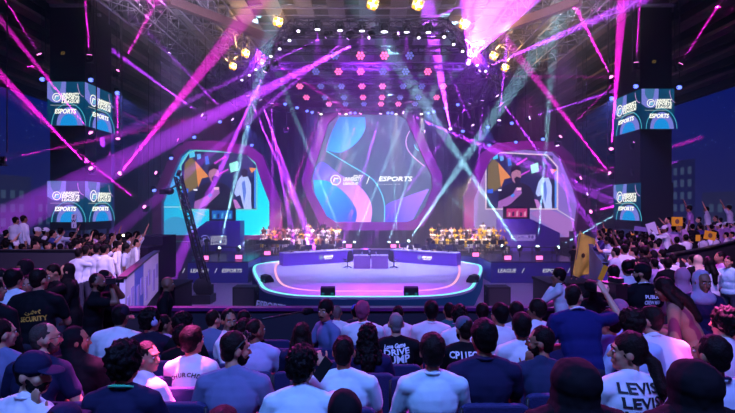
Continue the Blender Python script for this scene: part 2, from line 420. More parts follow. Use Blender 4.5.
# ================================================================== SETTING
def st(o): o['kind'] = 'structure'; return o
floor_m = pbr('arena_floor', c(120, 115, 135), .45, 0, .05, 6, .12)
st(MB().box(0, 28, -.1, 60, 66, .2).build('floor', floor_m))
ceil_m = pbr('roof_deck', c(84, 80, 92), .9, 0, 0, 1, .3); gap_m = pbr('roof_gap', (.006, .006, .008, 1), .95)
deck = st(MB().box(0, 38, 20.6, 60, 46, .3).build('ceiling', gap_m))
m = MB()
for i in range(-7, 8):
    m.box(i*2.3, 38, 20.2, 1.25, 44, .14)
for i in range(13): m.box(0, 18+i*3.4, 20.33, 34, .28, .1)
st(m.build('ceiling_panels', ceil_m, deck))
m = MB()
for s in (-1, 1):
    for k in range(7):      # stepped roof beams towards the sides
        m.box(s*(18.2+k*1.25), 38, 19.4-k*.95, .8, 44, .22)
        m.box(s*(18.7+k*1.25), 38, 19.1-k*.95, .12, 44, .6, 1)
st(m.build('ceiling_side_beams', [pbr('side_beam', c(92, 74, 70), .8, 0, 0, 1, .3), BLACK], deck))
st(MB().box(0, 59, 10.2, 60, .3, 20.6).build('wall_back', BLACK))
for s, n in ((-1, 'left'), (1, 'right')):
    st(MB().box(s*27, 28, 9.5, .3, 62, 19.6).build('wall_'+n, BLACK))

def lattice(m, a, b, w, h, step, r=.04, rb=.02):
    """box truss from a to b"""
    a, b = Vector(a), Vector(b); L = (b-a).length; d = (b-a)/L
    u = d.cross(Vector((0, 0, 1))); u = u.normalized() if u.length > .01 else Vector((1, 0, 0)); v = u.cross(d).normalized()
    cor = [u*w/2*i+v*h/2*j for i, j in ((-1, -1), (1, -1), (1, 1), (-1, 1))]
    for k in cor: m.cyl(a+k, b+k, r, seg=6)
    n = max(1, round(L/step)); q = L/n
    for i in range(n):
        p0, p1 = a+d*q*i, a+d*q*(i+1)
        for k in range(4):
            x, y = cor[k], cor[(k+1) % 4]
            m.cyl(p0+x, p1+y, rb, seg=4) if i % 2 else m.cyl(p0+y, p1+x, rb, seg=4)
            m.cyl(p0+x, p0+y, rb, seg=4)
    return m
ROOFT = pbr('roof_steel', c(104, 98, 112), .6, .2)
for nm, x in (('left', -14.8), ('left', -10.6), ('right', 14.8), ('right', 10.6)):
    o = lattice(MB(), (x, 17, 18.6), (x, 58, 18.6), 1.7, 1.9, 2.0, .07, .04).build('roof_truss', ROOFT)
    tag(o, '%s steel lattice roof truss running away on the %s side of the hall' % ('outer' if abs(x) > 12 else 'inner', nm), 'roof truss', 'steel roof trusses')
for i in range(8):
    y = 21+i*4.3
    o = MB().cyl((-17, y, 19.7), (17, y, 19.7), .06, seg=6).cyl((-17, y, 19.2), (17, y, 19.2), .035, seg=6).build('roof_pipe', ROOFT)
    tag(o, 'thin grey pipe crossing under the roof deck, %s from the front' % ['first', 'second', 'third', 'fourth', 'fifth', 'sixth', 'seventh', 'eighth'][i], 'pipe', 'pipes crossing the roof')

# building picture walls at both sides
def skyline(s, name):
    root = empty(name, (s*21.9, 0, 0))
    W = MB().box(0, 31.8, 8, .25, 19, 9.6).box(0, 31.8, 2.4, .24, 19, 1.6)
    W.build('panel', gradmat('night_print', c(30, 34, 78), c(8, 22, 104), (0, 3.2), (0, 12.8), .95), root)
    m = MB(); rnd = random.Random(3+int(s))
    bl = [(24.5, 4.5, 8.2), (29.4, 3.6, 6.6), (33.6, 3.4, 8.9), (37.6, 3.4, 7.0)] if s > 0 else [(25, 4, 9.2), (29.2, 3.6, 7.6), (33.2, 3.6, 6.4), (37.4, 3.6, 8.0)]
    for k, (y, w, zt) in enumerate(bl):
        m.box(-s*.14, y, (3.3+zt)/2, .03, w, zt-3.3, k % 2)
        nx = int(w/.75); nz = int((zt-3.6)/.85)
        for i in range(nx):
            for j in range(nz):
                m.box(-s*.165, y-w/2+.5+i*.75, 3.9+j*.85, .02, .36, .5, 2)
    m.build('buildings_picture', [glow('print_building', c(20, 26, 74), .8), glow('print_building', c(34, 38, 80), .8), glow('print_window', c(58, 74, 108), .8)], root)
    m = MB()
    for i in range(50): m.box(-s*.14, rnd.uniform(22.8, 41), rnd.uniform(9.2, 12.6), .02, .04, .04)
    m.build('star_print_pattern', glow('print_star', c(120, 150, 220), .8), root)['kind'] = 'stuff'
    MB().box(0, 31.8, 12.88, .35, 19.2, .12).build('rim', BLKM, root)
    return root
tag(skyline(-1, 'skyline_screen'), 'tall dark blue wall screen showing night buildings behind the left stand', 'screen')
tag(skyline(1, 'skyline_screen'), 'tall dark blue wall screen showing night buildings behind the right stand', 'screen')

# tiered platform under the nearby seats
def tz(D): return 4.03-.155*(1.2+.85*math.floor((D-1.2)/.85)+.425)
TB = -10.0; carpet = pbr('tier_carpet', c(40, 36, 60), .9, 0, .3, 60, .2)
m = MB()
for k in range(-4, 10):
    y0 = 1.2+.85*k; y1 = min(y0+.85, 9.05)
    if y0 >= 9: break
    z = tz(y0+.1); m.box(.6, (y0+y1)/2, z/2, 21.5, y1-y0, z)
st(m.build('floor_tier', carpet))
rail = empty('front_barrier', (.6, 9.2, 0))
MB().box(0, 0, 3.1, 10.6, .12, 1.25).build('panel', DARK, rail)
MB().box(0, -.02, 3.75, 10.7, .2, .06).build('top_rail', pbr('rail_highlight', c(92, 40, 110), .3, .3), rail)  # rail is dark; its purple colour stands in for a magenta highlight
tag(rail, 'long black barrier with top rail tinted like magenta light in front of the lowest seats', 'barrier')
# raised side platforms
st(MB().prism([(-22, 9.3), (-4.9, 9.3), (-6.6, 14.2), (-8.2, 19), (-22, 19)], 0, 3.08).build('floor_side_left', carpet))
st(MB().prism([(22, 9.3), (5.6, 9.3), (6.9, 13.5), (9.6, 20), (22, 20)], 0, 3.08).build('floor_side_right', carpet))
def stepped(s, name, y0, x0, n, z0, dz, dy=1.15, x1=21.5):
    m = MB()
    for k in range(n):
        m.box(s*(x0+x1)/2, y0+dy*k+dy/2, (3.08+z0+dz*k)/2, x1-x0, dy, z0+dz*k-3.08)
    return st(m.build(name, carpet))
stepped(-1, 'floor_stand_left', 12.3, 7.2, 5, 3.45, .3)
def barrier(label, pts, z0, z1, mat, t=.14, name='barrier_wall', top=None):
    r = empty(name, (pts[0][0], pts[0][1], 0)); m = MB(); tp = MB()
    for (a, b) in zip(pts, pts[1:]):
        a0, b0 = Vector((a[0]-pts[0][0], a[1]-pts[0][1], 0)), Vector((b[0]-pts[0][0], b[1]-pts[0][1], 0)); d = b0-a0
        c0 = (a0+b0)/2; rz = math.atan2(d.y, d.x)
        m.box(c0.x, c0.y, (z0+z1)/2, d.length, t, z1-z0, 0, rz); tp.box(c0.x, c0.y, z1+.02, d.length+.05, t+.05, .04, 0, rz)
    m.build('panel', mat, r); tp.build('capping', top or BLKM, r); return tag(r, label, 'barrier')
barrier('dark barrier wall in front of the upper seats of the left stand', [(-15.5, 12.2), (-7.2, 12.0)], 3.08, 4.58, DARK)
barrier('lower dark barrier wall behind the women in black at the left', [(-13.5, 10.6), (-7.0, 10.6)], 3.08, 4.22, DARK)
barrier('dark barrier wall in front of the raised seats of the right stand', [(7.7, 12.4), (10.2, 14.5), (14.6, 18.6)], 3.08, 4.42, DARK)
# simple stepped block behind the right barrier
m = MB()
for k in range(4):
    q = k*.95; m.prism([(8.1+q*.75, 12.5+q*-.0), (21.8, 12.5), (21.8, 24.6), (14.8+q*.7, 18.8)], 3.08, 3.4+.3*k)
st(m.build('floor_stand_right', carpet))
# white and blue boards along the edge of the left platform, magenta lit one on the right
led_white = pbr('board_print', c(200, 196, 226), .5); board_b = pbr('board_blue', c(70, 90, 190), .5)
q = [(-4.75, 9.3), (-5.2, 10.6), (-5.65, 12.0), (-6.1, 13.4), (-6.5, 14.8)]
for i, (a, b) in enumerate(zip(q, q[1:])):
    r = empty('advertising_board', (a[0], a[1], 3.08)); d = Vector((b[0]-a[0], b[1]-a[1], 0)); rz = math.atan2(d.y, d.x)
    MB().box(d.x/2, d.y/2, .62, d.length-.04, .1, 1.2, 0, rz).build('panel', led_white if i != 1 else board_b, r)
    mm = MB()
    for k in range(2):
        t = .3+.4*k; mm.box(d.x*t-.06*math.sin(rz), d.y*t+.06*math.cos(rz), .5+.2*k, d.length*.22, .02, .6-.2*k, 0, rz).box(d.x*t+.06*math.sin(rz), d.y*t-.06*math.cos(rz), .5+.2*k, d.length*.22, .02, .6-.2*k, 0, rz)
    mm.build('printed_shape', pbr('board_soft', c(150, 140, 205), .5), r)
    MB().box(d.x/2, d.y/2, 1.24, d.length, .16, .05, 0, rz).build('frame', BLKM, r)
    tag(r, ['white advertising board nearest the seats at the left platform edge', 'blue advertising board, second along the left platform edge', 'white advertising board, third along the left platform edge', 'white advertising board furthest along the left platform edge'][i], 'advertising board', 'boards along the left platform')
q = [(6.6, 13.3), (7.9, 16.6), (9.3, 20)]
barrier('sloping dark blue side board lit magenta behind the flag bearer', q, 0, 4.1, pbr('board_blue2', c(60, 50, 130), .4), .12, 'side_board')

# ================================================================== STAGE
SZ = 1.05
half = [(0, 24.6), (2.4, 24.68), (4.2, 25.2), (5.8, 26.9), (6.9, 30), (7.9, 33.2), (8.7, 36.3), (8.9, 38.8), (7.6, 41.4), (6.0, 42.3)]
hs = smooth_curve(half, 6)
outline = [(x, y) for x, y in hs]+[(-x, y) for x, y in hs[::-1][:-1]]
stage = empty('stage', (0, 33, 0))
loc = [(x, y-33) for x, y in outline]
stage_top = pbr('stage_top', c(206, 208, 226), .3, 0, .02, 3, .05)
skirt_m = gradmat('led_skirt', c(6, 8, 62), c(10, 50, 120), (-7, 0), (7, 0), .6)
m = MB(); n = len(loc)
m.add([(x, y, 0) for x, y in loc]+[(x, y, SZ-.12) for x, y in loc], [(i, (i+1) % n, n+(i+1) % n, n+i) for i in range(n)])
m.build('led_skirt', skirt_m, stage)
MB().prism(loc, SZ-.12, SZ).build('deck', stage_top, stage)
def strip(pts, w, z, mat, name, parent, closed=False):
    m = MB(); L, R_ = [], []
    N = len(pts)
    for i, p in enumerate(pts):
        a, b = Vector(pts[max(0, i-1)]), Vector(pts[min(N-1, i+1)])
        d = (b-a).normalized(); nn = Vector((-d.y, d.x))*w/2; p = Vector(p); L.append(p+nn); R_.append(p-nn)
    vs = [(p.x, p.y, z) for p in L]+[(p.x, p.y, z) for p in R_]+[(p.x, p.y, z-.03) for p in L]+[(p.x, p.y, z-.03) for p in R_]
    fs = []
    for i in range(N-1):
        fs += [(i, i+1, N+i+1, N+i), (2*N+i, 3*N+i, 3*N+i+1, 2*N+i+1), (i, 2*N+i, 2*N+i+1, i+1), (N+i, N+i+1, 3*N+i+1, 3*N+i)]
    m.add(vs, fs); return m.build(name, mat, parent)
full = [(-x, y) for x, y in hs[::-1]]+hs[1:]
ins = [(x*.982, 33+(y-33)*.982+.0-33) for x, y in full]
strip(ins, .17, SZ+.022, glow('led_cyan', c(120, 240, 235), 1.5, True), 'led_strip', stage)
ih = smooth_curve([(0, 26.35), (2.4, 26.4), (4.1, 27.2), (5.2, 29), (6.3, 33), (7.1, 37.2), (7.2, 39.4), (6.2, 40.4)], 6)
inner = [(-x, y-33) for x, y in ih[::-1]]+[(x, y-33) for x, y in ih[1:]]
strip(inner, .13, SZ+.022, glow('led_pink', c(255, 170, 200), 1.4), 'led_strip', stage)
WLET = glow('white_letters', c(225, 225, 245), .7)
LWH = glow('screen_letters', c(240, 240, 232), 2.0)
text('ESPORTS', glow('skirt_letters', c(120, 120, 220), .6), stage, (-5.1, 25.6-33-.35, .45), height=.42, rz=-.62)
tag(stage, 'large low white stage with rounded corners, glowing edge strip and blue skirt', 'stage')

# side stages with printed fronts and rails
def side_stage(s):
    r = empty('side_stage', (s*11, 39, 0)); m = MB()
    x0, x1 = (9.2, 16.2) if s > 0 else (8.9, 13.4)
    pts = [(s*x0, 35.8), (s*x1, 35.8), (s*x1, 47), (s*5.4, 47), (s*5.4, 42.6), (s*x0, 40)]
    pl = [(x-s*11, y-39) for x, y in pts]
    MB().prism(pl, 1.48, 1.6).build('deck', pbr('side_deck', c(40, 40, 80), .25), r)
    m.add([(x, y, 0) for x, y in pl]+[(x, y, 1.5) for x, y in pl], [(i, (i+1) % 6, 6+(i+1) % 6, 6+i) for i in range(6)])
    m.build('fascia', pbr('fascia_print', c(38, 34, 140), .45, 0, 0, 1, .2), r)
    for k, t in enumerate((x0+1.2, x0+3.6) if s < 0 else (x0+1.2, x0+4.6)):
        text('ESPORTS' if (k == 0) == (s < 0) else 'LEAGUE', WLET, r, (s*t-s*11, -3.23, .92), height=.28)
        text('/', WLET, r, (s*(t+1.2)-s*11, -3.23, .92), height=.34)
    return tag(r, 'dark blue fronted side stage carrying the %s musicians' % ('left' if s < 0 else 'right'), 'stage')
side_stage(-1); side_stage(1)
def railing(pts, z, label):
    r = empty('railing', (pts[0][0], pts[0][1], z)); t = MB(); o = Vector((pts[0][0], pts[0][1], 0))
    for a, b in zip(pts, pts[1:]):
        a, b = Vector((*a, 0))-o, Vector((*b, 0))-o
        n = max(1, int((b-a).length/1.5))
        for i in range(n+1):
            p = a.lerp(b, i/n); MB().cyl(p, p+Vector((0, 0, 1)), .025, seg=6).build('post', BLKM, r)
        t.cyl(a+Vector((0, 0, 1)), b+Vector((0, 0, 1)), .03, seg=6); t.cyl(a+Vector((0, 0, .5)), b+Vector((0, 0, .5)), .015, seg=6)
    t.build('handrail', BLKM, r); return tag(r, label, 'railing')
railing([(-11.4, 36.6), (-9.2, 36.6), (-8.9, 40.4), (-6.0, 42.9)], 1.6, 'black railing along the edge of the left side stage')
railing([(15.6, 36.6), (9.5, 36.6), (9.3, 40.4), (6.2, 42.9)], 1.6, 'black railing along the edge of the right side stage')

# ------------------------------------------------------------------ hexagonal screens
def Q(D, ox, oz, pts): return [(X(a, D)-ox, Z(b, D)-oz) for a, b in pts]
D0 = 50.0
def q8(a, b): return (300+a/3.307, 100+b/3.307)
hex_ = empty('main_screen', (0, D0, 0))
inn = [(338.6, 115), (397, 115), (406, 120), (411, 132), (431, 176), (431.5, 188), (425, 206), (416, 219), (406, 222), (336, 222), (327, 216), (314, 192), (311, 181), (329, 124)]
out = [(332, 108), (402, 108), (411, 114), (419, 129), (441, 175), (441, 189), (433, 210), (422, 226), (411, 230), (331, 230), (321, 225), (307, 196), (302, 181), (321, 118)]
I_, O_ = Q(D0, 0, 0, inn), Q(D0, 0, 0, out)
frame_m = pbr('frame_fabric', c(120, 24, 112), .5)
MB().ring(O_, I_, -.7, .25).build('frame', frame_m, hex_)
p0, p1 = Q(D0, 0, 0, [(330, 220), (400, 115)])
MB().slab(I_, 0, .2).build('led_panel', gradmat('led_grey', c(70, 108, 136), c(84, 90, 132), p0, p1, 1.5, True), hex_)
def poly(pts, n=6): return smooth_curve([q8(*p) for p in pts], n, False)
m = MB(); S1 = 2.0
def Z8(pts): return Q(D0, 0, 0, [q8(*p) for p in pts])
blob = smooth_curve(Z8([(87, 165), (98, 125), (118, 80), (132, 57)]), 5)+smooth_curve(Z8([(214, 57), (216, 90), (200, 125), (170, 155), (130, 174), (87, 165)]), 6)
mats = [gradmat('shape', c(20, 100, 225), c(60, 165, 250), *Z8([(110, 60), (190, 150)]), S1)]; m.slab(blob, -.02, -.005, 0)
band = smooth_curve(Z8([(50, 228), (75, 205), (130, 245), (190, 280), (225, 320), (238, 360), (234, 404)]), 6)+smooth_curve(Z8([(184, 404), (188, 370), (168, 330), (130, 292), (90, 268), (42, 262)]), 6)
mats.append(gradmat('shape', c(86, 90, 225), c(225, 140, 250), *Z8([(70, 230), (225, 370)]), S1)); m.slab(band, -.03, -.015, 1)
blue = smooth_curve(Z8([(44, 264), (90, 268), (130, 292), (165, 330), (186, 370), (184, 404)]), 6)+Z8([(104, 404), (82, 385), (50, 310)])
mats.append(gradmat('shape', c(20, 160, 255), c(20, 70, 205), *Z8([(60, 270), (170, 400)]), S1)); m.slab(blue, -.04, -.02, 2)
rp = smooth_curve(Z8([(283, 404), (282, 350), (350, 320), (424, 294)]), 6)+Z8([(426, 296), (398, 350), (374, 395), (350, 404)])
mats.append(gradmat('shape', c(60, 70, 195), c(160, 110, 240), *Z8([(290, 400), (420, 300)]), S1)); m.slab(rp, -.03, -.01, 3)
mats += [glow('line_cyan', c(90, 205, 235), 1.7), glow('line_pink', c(225, 170, 235), 1.7)]
m.line(smooth_curve(Z8([(88, 169), (160, 212), (235, 258), (265, 300), (279, 345), (279, 404)]), 8), .1, -.05, 4)
m.line(smooth_curve(Z8([(362, 103), (351, 130), (354, 158), (372, 185), (410, 218)]), 8), .09, -.05, 5)
m.line(smooth_curve(Z8([(378, 148), (382, 158), (392, 168)]), 4), .08, -.05, 4)
m.build('screen_picture', mats, hex_)
def logo(parent, cx, cz, r, y, w=None, sc_=1):
    m = MB(); circ = [(cx+r*math.cos(t*PI/12), cz+r*math.sin(t*PI/12)) for t in range(25)]
    m.line(circ, r*.16, y, 0, .01)
    m.line([(cx-r*.45, cz-r*.5), (cx-r*.25, cz+r*.35), (cx+r*.5, cz+r*.35)], r*.2, y-.01, 0)
    m.line([(cx-r*.45, cz-r*.45), (cx+r*.35, cz-r*.45), (cx+r*.5, cz+r*.05), (cx-r*.1, cz+r*.05)], r*.2, y-.01, 1)
    m.build('logo', [w or LWH, glow('logo_teal', c(120, 225, 235), 1.0)], parent)
t0 = Z8([(118, 265)])[0]; logo(hex_, t0[0], t0[1], .5, -.08)
def T8(t, a, b, h=None, w=None, mat=LWH):
    p = Z8([(a, b)])[0]; return text(t, mat, hex_, (p[0], -.1, p[1]), width=w, height=h)
T8('SAUDI', 192, 251, .2, 1.0); T8('UNIVERSITY', 174, 262, .42, 1.9, LWH); T8('LEAGUE', 168, 276, .3, 1.6)
T8('/', 225, 265, .75, .35); T8('ESPORTS', 316, 261, .5, 3.5); T8('. . . . . . .', 279, 279, .08, 1.5); T8('. .', 322, 279, .08, .45)
tag(hex_, 'huge hexagonal screen with purple frame, reading ESPORTS, behind the stage', 'screen')
# a dark curtain under and around it
m = MB()
for i in range(120):
    x = -26+i*.437; m.box(x, 55+.12*math.sin(i*1.9), 8.5, .46, .15, 17, 0, .25*math.sin(i*2.3))
cu = m.build('curtain', pbr('curtain_cloth', c(30, 27, 38), .95, spec=.1)); tag(cu, 'black pleated curtain hanging behind the screens and the musicians', 'curtain')

VID = [  # (colour, outline in u, v) of the live picture on the side screens
 ((24, 30, 78), [(0, 0), (1, 0), (1, 1), (0, 1)]), ((46, 44, 92), [(.3, 0), (.95, .05), (.95, .45), (.3, .35)]),
 ((112, 94, 46), [(.04, .22), (.12, .1), (.2, .2), (.26, .45), (.2, .62), (.08, .72), (.03, .6)]),
 ((214, 130, 60), [(.18, .17), (.36, .44), (.27, .47), (.22, .62)]), ((70, 190, 230), [(.1, .03), (.17, .02), (.18, .1), (.11, .12)]),
 ((90, 160, 230), [(.2, .06), (.25, .05), (.26, .13), (.21, .15)]), ((60, 110, 220), [(.31, .1), (.35, .08), (.37, .22), (.32, .24)]),
 ((150, 235, 220), [(.63, .22), (.74, .17), (.75, .33), (.65, .37)]), ((200, 60, 210), [(.43, .2), (.58, .08), (.59, .11), (.44, .23)]),
 ((200, 60, 210), [(.5, .38), (.62, .3), (.62, .33), (.5, .41)]), ((60, 50, 110), [(.78, .1), (.95, .1), (.95, .4), (.8, .35)]),
 ((10, 10, 24), [(.17, 1), (.18, .75), (.24, .6), (.35, .54), (.52, .54), (.62, .6), (.68, .75), (.72, 1)]),
 ((165, 108, 140), [(.36, .4), (.38, .3), (.43, .26), (.49, .3), (.5, .42), (.47, .52), (.42, .55), (.38, .5)]),
 ((14, 10, 24), [(.35, .36), (.36, .27), (.42, .22), (.49, .26), (.5, .33), (.43, .3)]), ((22, 16, 34), [(.4, .46), (.44, .42), (.49, .45), (.48, .54), (.42, .55)]),
 ((150, 90, 170), [(.17, .98), (.18, .86), (.26, .82), (.38, .74), (.43, .62), (.49, .62), (.51, .72), (.46, .78), (.36, .9), (.24, .99)]),
 ((230, 170, 210), [(.43, .62), (.5, .62), (.5, .66), (.44, .67)]), ((60, 130, 230), [(.35, .76), (.39, .72), (.41, .76), (.37, .8)]),
 ((180, 110, 190), [(.68, .82), (.73, .84), (.79, .97), (.72, .99)]), ((170, 185, 240), [(.7, .72), (.74, .52), (.8, .42), (.88, .44), (.93, .6), (.92, .82), (.93, .99), (.83, .99), (.78, .75), (.73, .78)]),
 ((40, 30, 46), [(.79, .34), (.84, .3), (.88, .34), (.87, .44), (.81, .45)]), ((90, 120, 210), [(.8, .55), (.84, .5), (.86, .7), (.83, .9)]),
 ((20, 30, 60), [(.92, .45), (.96, .5), (.96, 1), (.93, 1)]), ((60, 130, 230), [(.965, .3), (.99, .3), (.99, .98), (.965, .98)]), ((230, 140, 70), [(.9, .29), (1, .3), (.93, .38)]),
 ((40, 90, 220), [(.02, .66), (.1, .64), (.1, .72), (.02, .72)]), ((230, 225, 240), [(.17, .65), (.22, .65), (.22, .68), (.17, .68)])]
def video(parent, x0, z0, x1, z1, y, frame_col, cut=0):
    m = MB(); mats = []
    for k, (col, pts) in enumerate(VID):
        mats.append(glow('video_colour', c(*col), 1.5))
        pts = [(x0+(x1-x0)*u, z0+(z1-z0)*v) for u, v in pts]
        if k == 0 and cut: # top corners are cut off
            w, hh = x1-x0, z0-z1; pts = [(x0, z0-hh*.25), (x0+w*.1, z0-hh*.04), (x0+w*.2, z0), (x1-w*.15, z0-hh*.03), (x1, z0-hh*.25), (x1, z1), (x0, z1)]
        m.slab(pts, y-.01*(k+1), y-.01*k, k)
    m.build('screen_picture', mats, parent)
    w, hh = x1-x0, z0-z1
    MB().line([(x0, z0-hh*.25), (x0+w*.1, z0-hh*.04), (x0+w*.2, z0), (x1-w*.15, z0-hh*.04), (x1, z0-hh*.25), (x1, z1), (x0, z1), (x0, z0-hh*.25)], .12, y-.32, 0, .1).build('picture_border', glow('border_line', c(*frame_col), 1), parent)
def side_screen(s):
    D = 47.5; r = empty('side_screen', (X(217 if s < 0 else 522, D), D, 0)); ox = r.location.x
    if s < 0:
        inn = [(164, 235), (164, 203), (172, 181), (182, 157), (190, 150), (212, 150.5), (247, 155), (256.7, 163), (263, 183), (270.5, 202), (270.5, 235)]
        out = [(155, 239), (155, 199), (163, 178), (175, 151), (187, 142), (214, 141.5), (250, 146), (264, 156), (273, 180), (282, 202), (282, 239)]
        bgm = gradmat('led_cyan_bg', c(30, 140, 200), c(0, 225, 245), *[(X(a, D)-ox, Z(b, D)) for a, b in ((170, 160), (265, 225))], 1.5, True)
    else:
        inn = [(472.5, 237), (472.5, 200), (481, 178), (489, 160), (498, 153), (524, 150), (552, 152), (561, 161), (573, 190), (577, 204), (572, 237)]
        out = [(463, 241), (463, 197), (471, 175), (480, 154), (494, 144), (524, 141.5), (556, 143), (570, 156), (582, 184), (588, 203), (583, 241)]
        bgm = gradmat('led_grey_bg', c(132, 118, 162), c(128, 96, 196), *[(X(a, D)-ox, Z(b, D)) for a, b in ((475, 235), (575, 185))], 1.4, True)
    I_, O_ = [(X(a, D)-ox, Z(b, D)) for a, b in inn], [(X(a, D)-ox, Z(b, D)) for a, b in out]
    MB().ring(O_, I_, -.6, .25).build('frame', frame_m, r); MB().slab(I_, 0, .2).build('led_panel', bgm, r)
    def W(pts): return [(X(a, D)-ox, Z(b, D)) for a, b in pts]
    m = MB()
    if s < 0:
        m.slab(smooth_curve(W([(164, 222), (172, 217), (182, 218), (194, 224), (200, 235)]), 5)+W([(164, 235)]), -.03, -.01, 0); m.line(W([(164, 207), (184, 207), (206, 216)]), .08, -.05, 1)
        m.build('screen_shape', [glow('shape_blue', c(60, 170, 225), 1), glow('shape_line', c(190, 240, 250), 1)], r)
        a, b = W([(182, 151)])[0], W([(257.6, 209.5)])[0]; video(r, a[0], a[1], b[0], b[1], -.08, (120, 235, 235), 1)
    else:
        m.slab(smooth_curve(W([(530, 213), (545, 209), (560, 214), (574, 222)]), 5)+W([(572, 237), (566, 237), (552, 229)]), -.03, -.01, 0); m.line(W([(556, 209), (577, 222)]), .08, -.05, 1)
        m.slab(smooth_curve(W([(481, 180), (486, 166), (484, 185), (477, 195)]), 5), -.03, -.01, 0)
        m.build('screen_shape', [glow('shape_pink', c(182, 124, 214), 1), glow('shape_line', c(240, 225, 250), 1)], r)
        a, b = W([(485, 153)])[0], W([(556, 209)])[0]; video(r, a[0], a[1], b[0], b[1], -.08, (245, 215, 245), 1)
    return r
tag(side_screen(-1), 'cyan lit side screen with live picture of a man, left of the stage', 'screen')
tag(side_screen(1), 'grey and lilac side screen with live picture of a man, right of the stage', 'screen')
# printed booths below the side screens with a small monitor on top
def booth(s):
    D = 44.0; r = empty('printed_booth', (X(213 if s < 0 else 530, D), D, 1.6)); ox = r.location.x
    o = [(186, 256), (186, 237), (207, 221), (240, 221), (240, 256)] if s < 0 else [(501, 256), (501, 219), (531, 219), (560, 233), (560, 256)]
    pts = [(X(a, D)-ox, max(0, Z(b, D)-1.6)) for a, b in o]
    MB().slab(pts, 0, 1.6).build('body', pbr('booth_print', c(92, 66, 214) if s > 0 else c(66, 52, 176), .5), r)
    def W(a, b): return (X(a, D)-ox, Z(b, D)-1.6)
    if s < 0:
        p = W(205, 240); logo(r, p[0], p[1], .42, -.04, glow('booth_logo', c(150, 150, 240), .8))
        for t, b, hh in (('UNIVERSITY', 237.2, .27), ('ESPORTS', 240.4, .27), ('LEAGUE', 243.6, .2)):
            p = W(219, b); text(t, WLET, r, (p[0], -.05, p[1]), width=1.5, height=hh)
    else:
        p = W(523, 236.6); text('ESPORTS', glow('booth_text', c(205, 170, 250), .9), r, (p[0], -.05, p[1]), width=2.3, height=.36, bold=0)
        p = W(523, 239.6); text('TOURNAMENT', glow('booth_text', c(205, 170, 250), .9), r, (p[0], -.05, p[1]), width=2.3, height=.24, bold=0)
    tag(r, 'purple printed booth front with slanted side on the %s side stage' % ('left' if s < 0 else 'right'), 'booth')
    M = empty('monitor', (X(221 if s < 0 else 518, D), D+.5, Z(221 if s < 0 else 219, D)))
    MB().box(0, 0, .58, 2.4, .3, 1.15).build('case', BLACK, M); MB().box(0, -.16, .56, 1.9, .02, .8).build('display', glow('display', c(20, 110, 220) if s < 0 else c(225, 60, 140), .8), M)
    m = MB()
    for k in range(5): m.slab([(-.8+k*.36, .25), (-.62+k*.36, .25), (-.6+k*.36, .6+.1*(k % 3)), (-.78+k*.36, .62)], -.2, -.175, k % 2)
    m.build('display_picture', [glow('dp', c(90, 200, 250) if s < 0 else c(255, 170, 210), .9), glow('dp', c(10, 30, 90) if s < 0 else c(60, 20, 70), .9)], M)
    tag(M, 'small black monitor with %s picture on top of the %s booth' % (('blue', 'left') if s < 0 else ('pink', 'right')), 'monitor', 'monitors on the booths')
booth(-1); booth(1)

# ------------------------------------------------------------------ hanging screen towers
TWH = glow('tower_letters', c(240, 240, 225), 1.5)
def art(parent, w, hh, z0, M=Matrix(), mirror=False):
    """league artwork on a w x hh face whose lower left is (0, 0, z0); M places the face"""
    def tr(me):
        me.transform(M); return me
    def add(name, mb, mats):
        o = mb.build(name, mats, parent); o.data.transform(M); return o
    x = lambda u: u*w; z = lambda v: z0+v*hh
    m = MB(); m.slab([(0, z0), (w, z0), (w, z0+hh), (0, z0+hh)], 0, .05, 0)
    A = 1.0
    def arc(cx, cz, rx, rz, a0, a1, n=14): return [(x(cx+rx*math.cos(math.radians(a0+(a1-a0)*i/n))), z(cz+rz*math.sin(math.radians(a0+(a1-a0)*i/n)))) for i in range(n+1)]
    m.slab([(x(0), z(1))]+[(x(0), z(.62))]+arc(.26, .72, .26, .2, 220, 340)+[(x(.52), z(1))], -.015, 0, 1)
    m.slab([(x(.1), z(1)), (x(.1), z(.86))]+arc(.25, .85, .12, .12, 200, 340)+[(x(.4), z(1))], -.025, -.015, 2)
    m.slab([(x(.25), z(0))]+arc(.62, 0, .36, .42, 180, 0), -.02, 0, 1)
    m.slab(arc(.6, 0, .24, .26, 180, 0), -.03, -.02, 3)
    m.line(arc(.6, 0, .47, .5, 180, 0), w*.012, -.04, 4); m.line(arc(1.05, .95, .2, .3, 180, 260), w*.012, -.04, 5)
    m.line([(x(.1), z(.46)), (x(.82), z(.46))], w*.01, -.04, 6)
    add('screen_picture', m, [gradmat('tower_bg', c(6, 48, 84), c(8, 74, 112), (0, z0), (w, z0+hh), 1.0), glow('tower_lilac', c(128, 132, 226), .95), glow('tower_teal', c(60, 120, 170), .9), glow('tower_blue', c(24, 150, 232), 1), glow('tower_cyan_line', c(90, 215, 235), 1), glow('tower_pink_line', c(215, 160, 225), 1), glow('tower_rule', c(200, 205, 190), .9)])
    ph = empty('tmp'); logo(ph, x(.27), z(.64), w*.11, -.05, TWH)
    for t, v, h_ in (('UNIVERSITY', .7, .07), ('ESPORTS', .62, .07), ('LEAGUE', .54, .06)): text(t, TWH, ph, (x(.66), -.06, z(v)), width=w*.5, height=hh*(h_+.01), bold=.03)
    text('ESPORTS', TWH, ph, (x(.52), -.06, z(.32)), width=w*.6, height=hh*.11, bold=.03)
    for o in list(ph.children):
        o.data.transform(Matrix.Translation(o.location)); o.location = (0, 0, 0); o.data.transform(M); o.parent = parent
    bpy.data.objects.remove(ph)
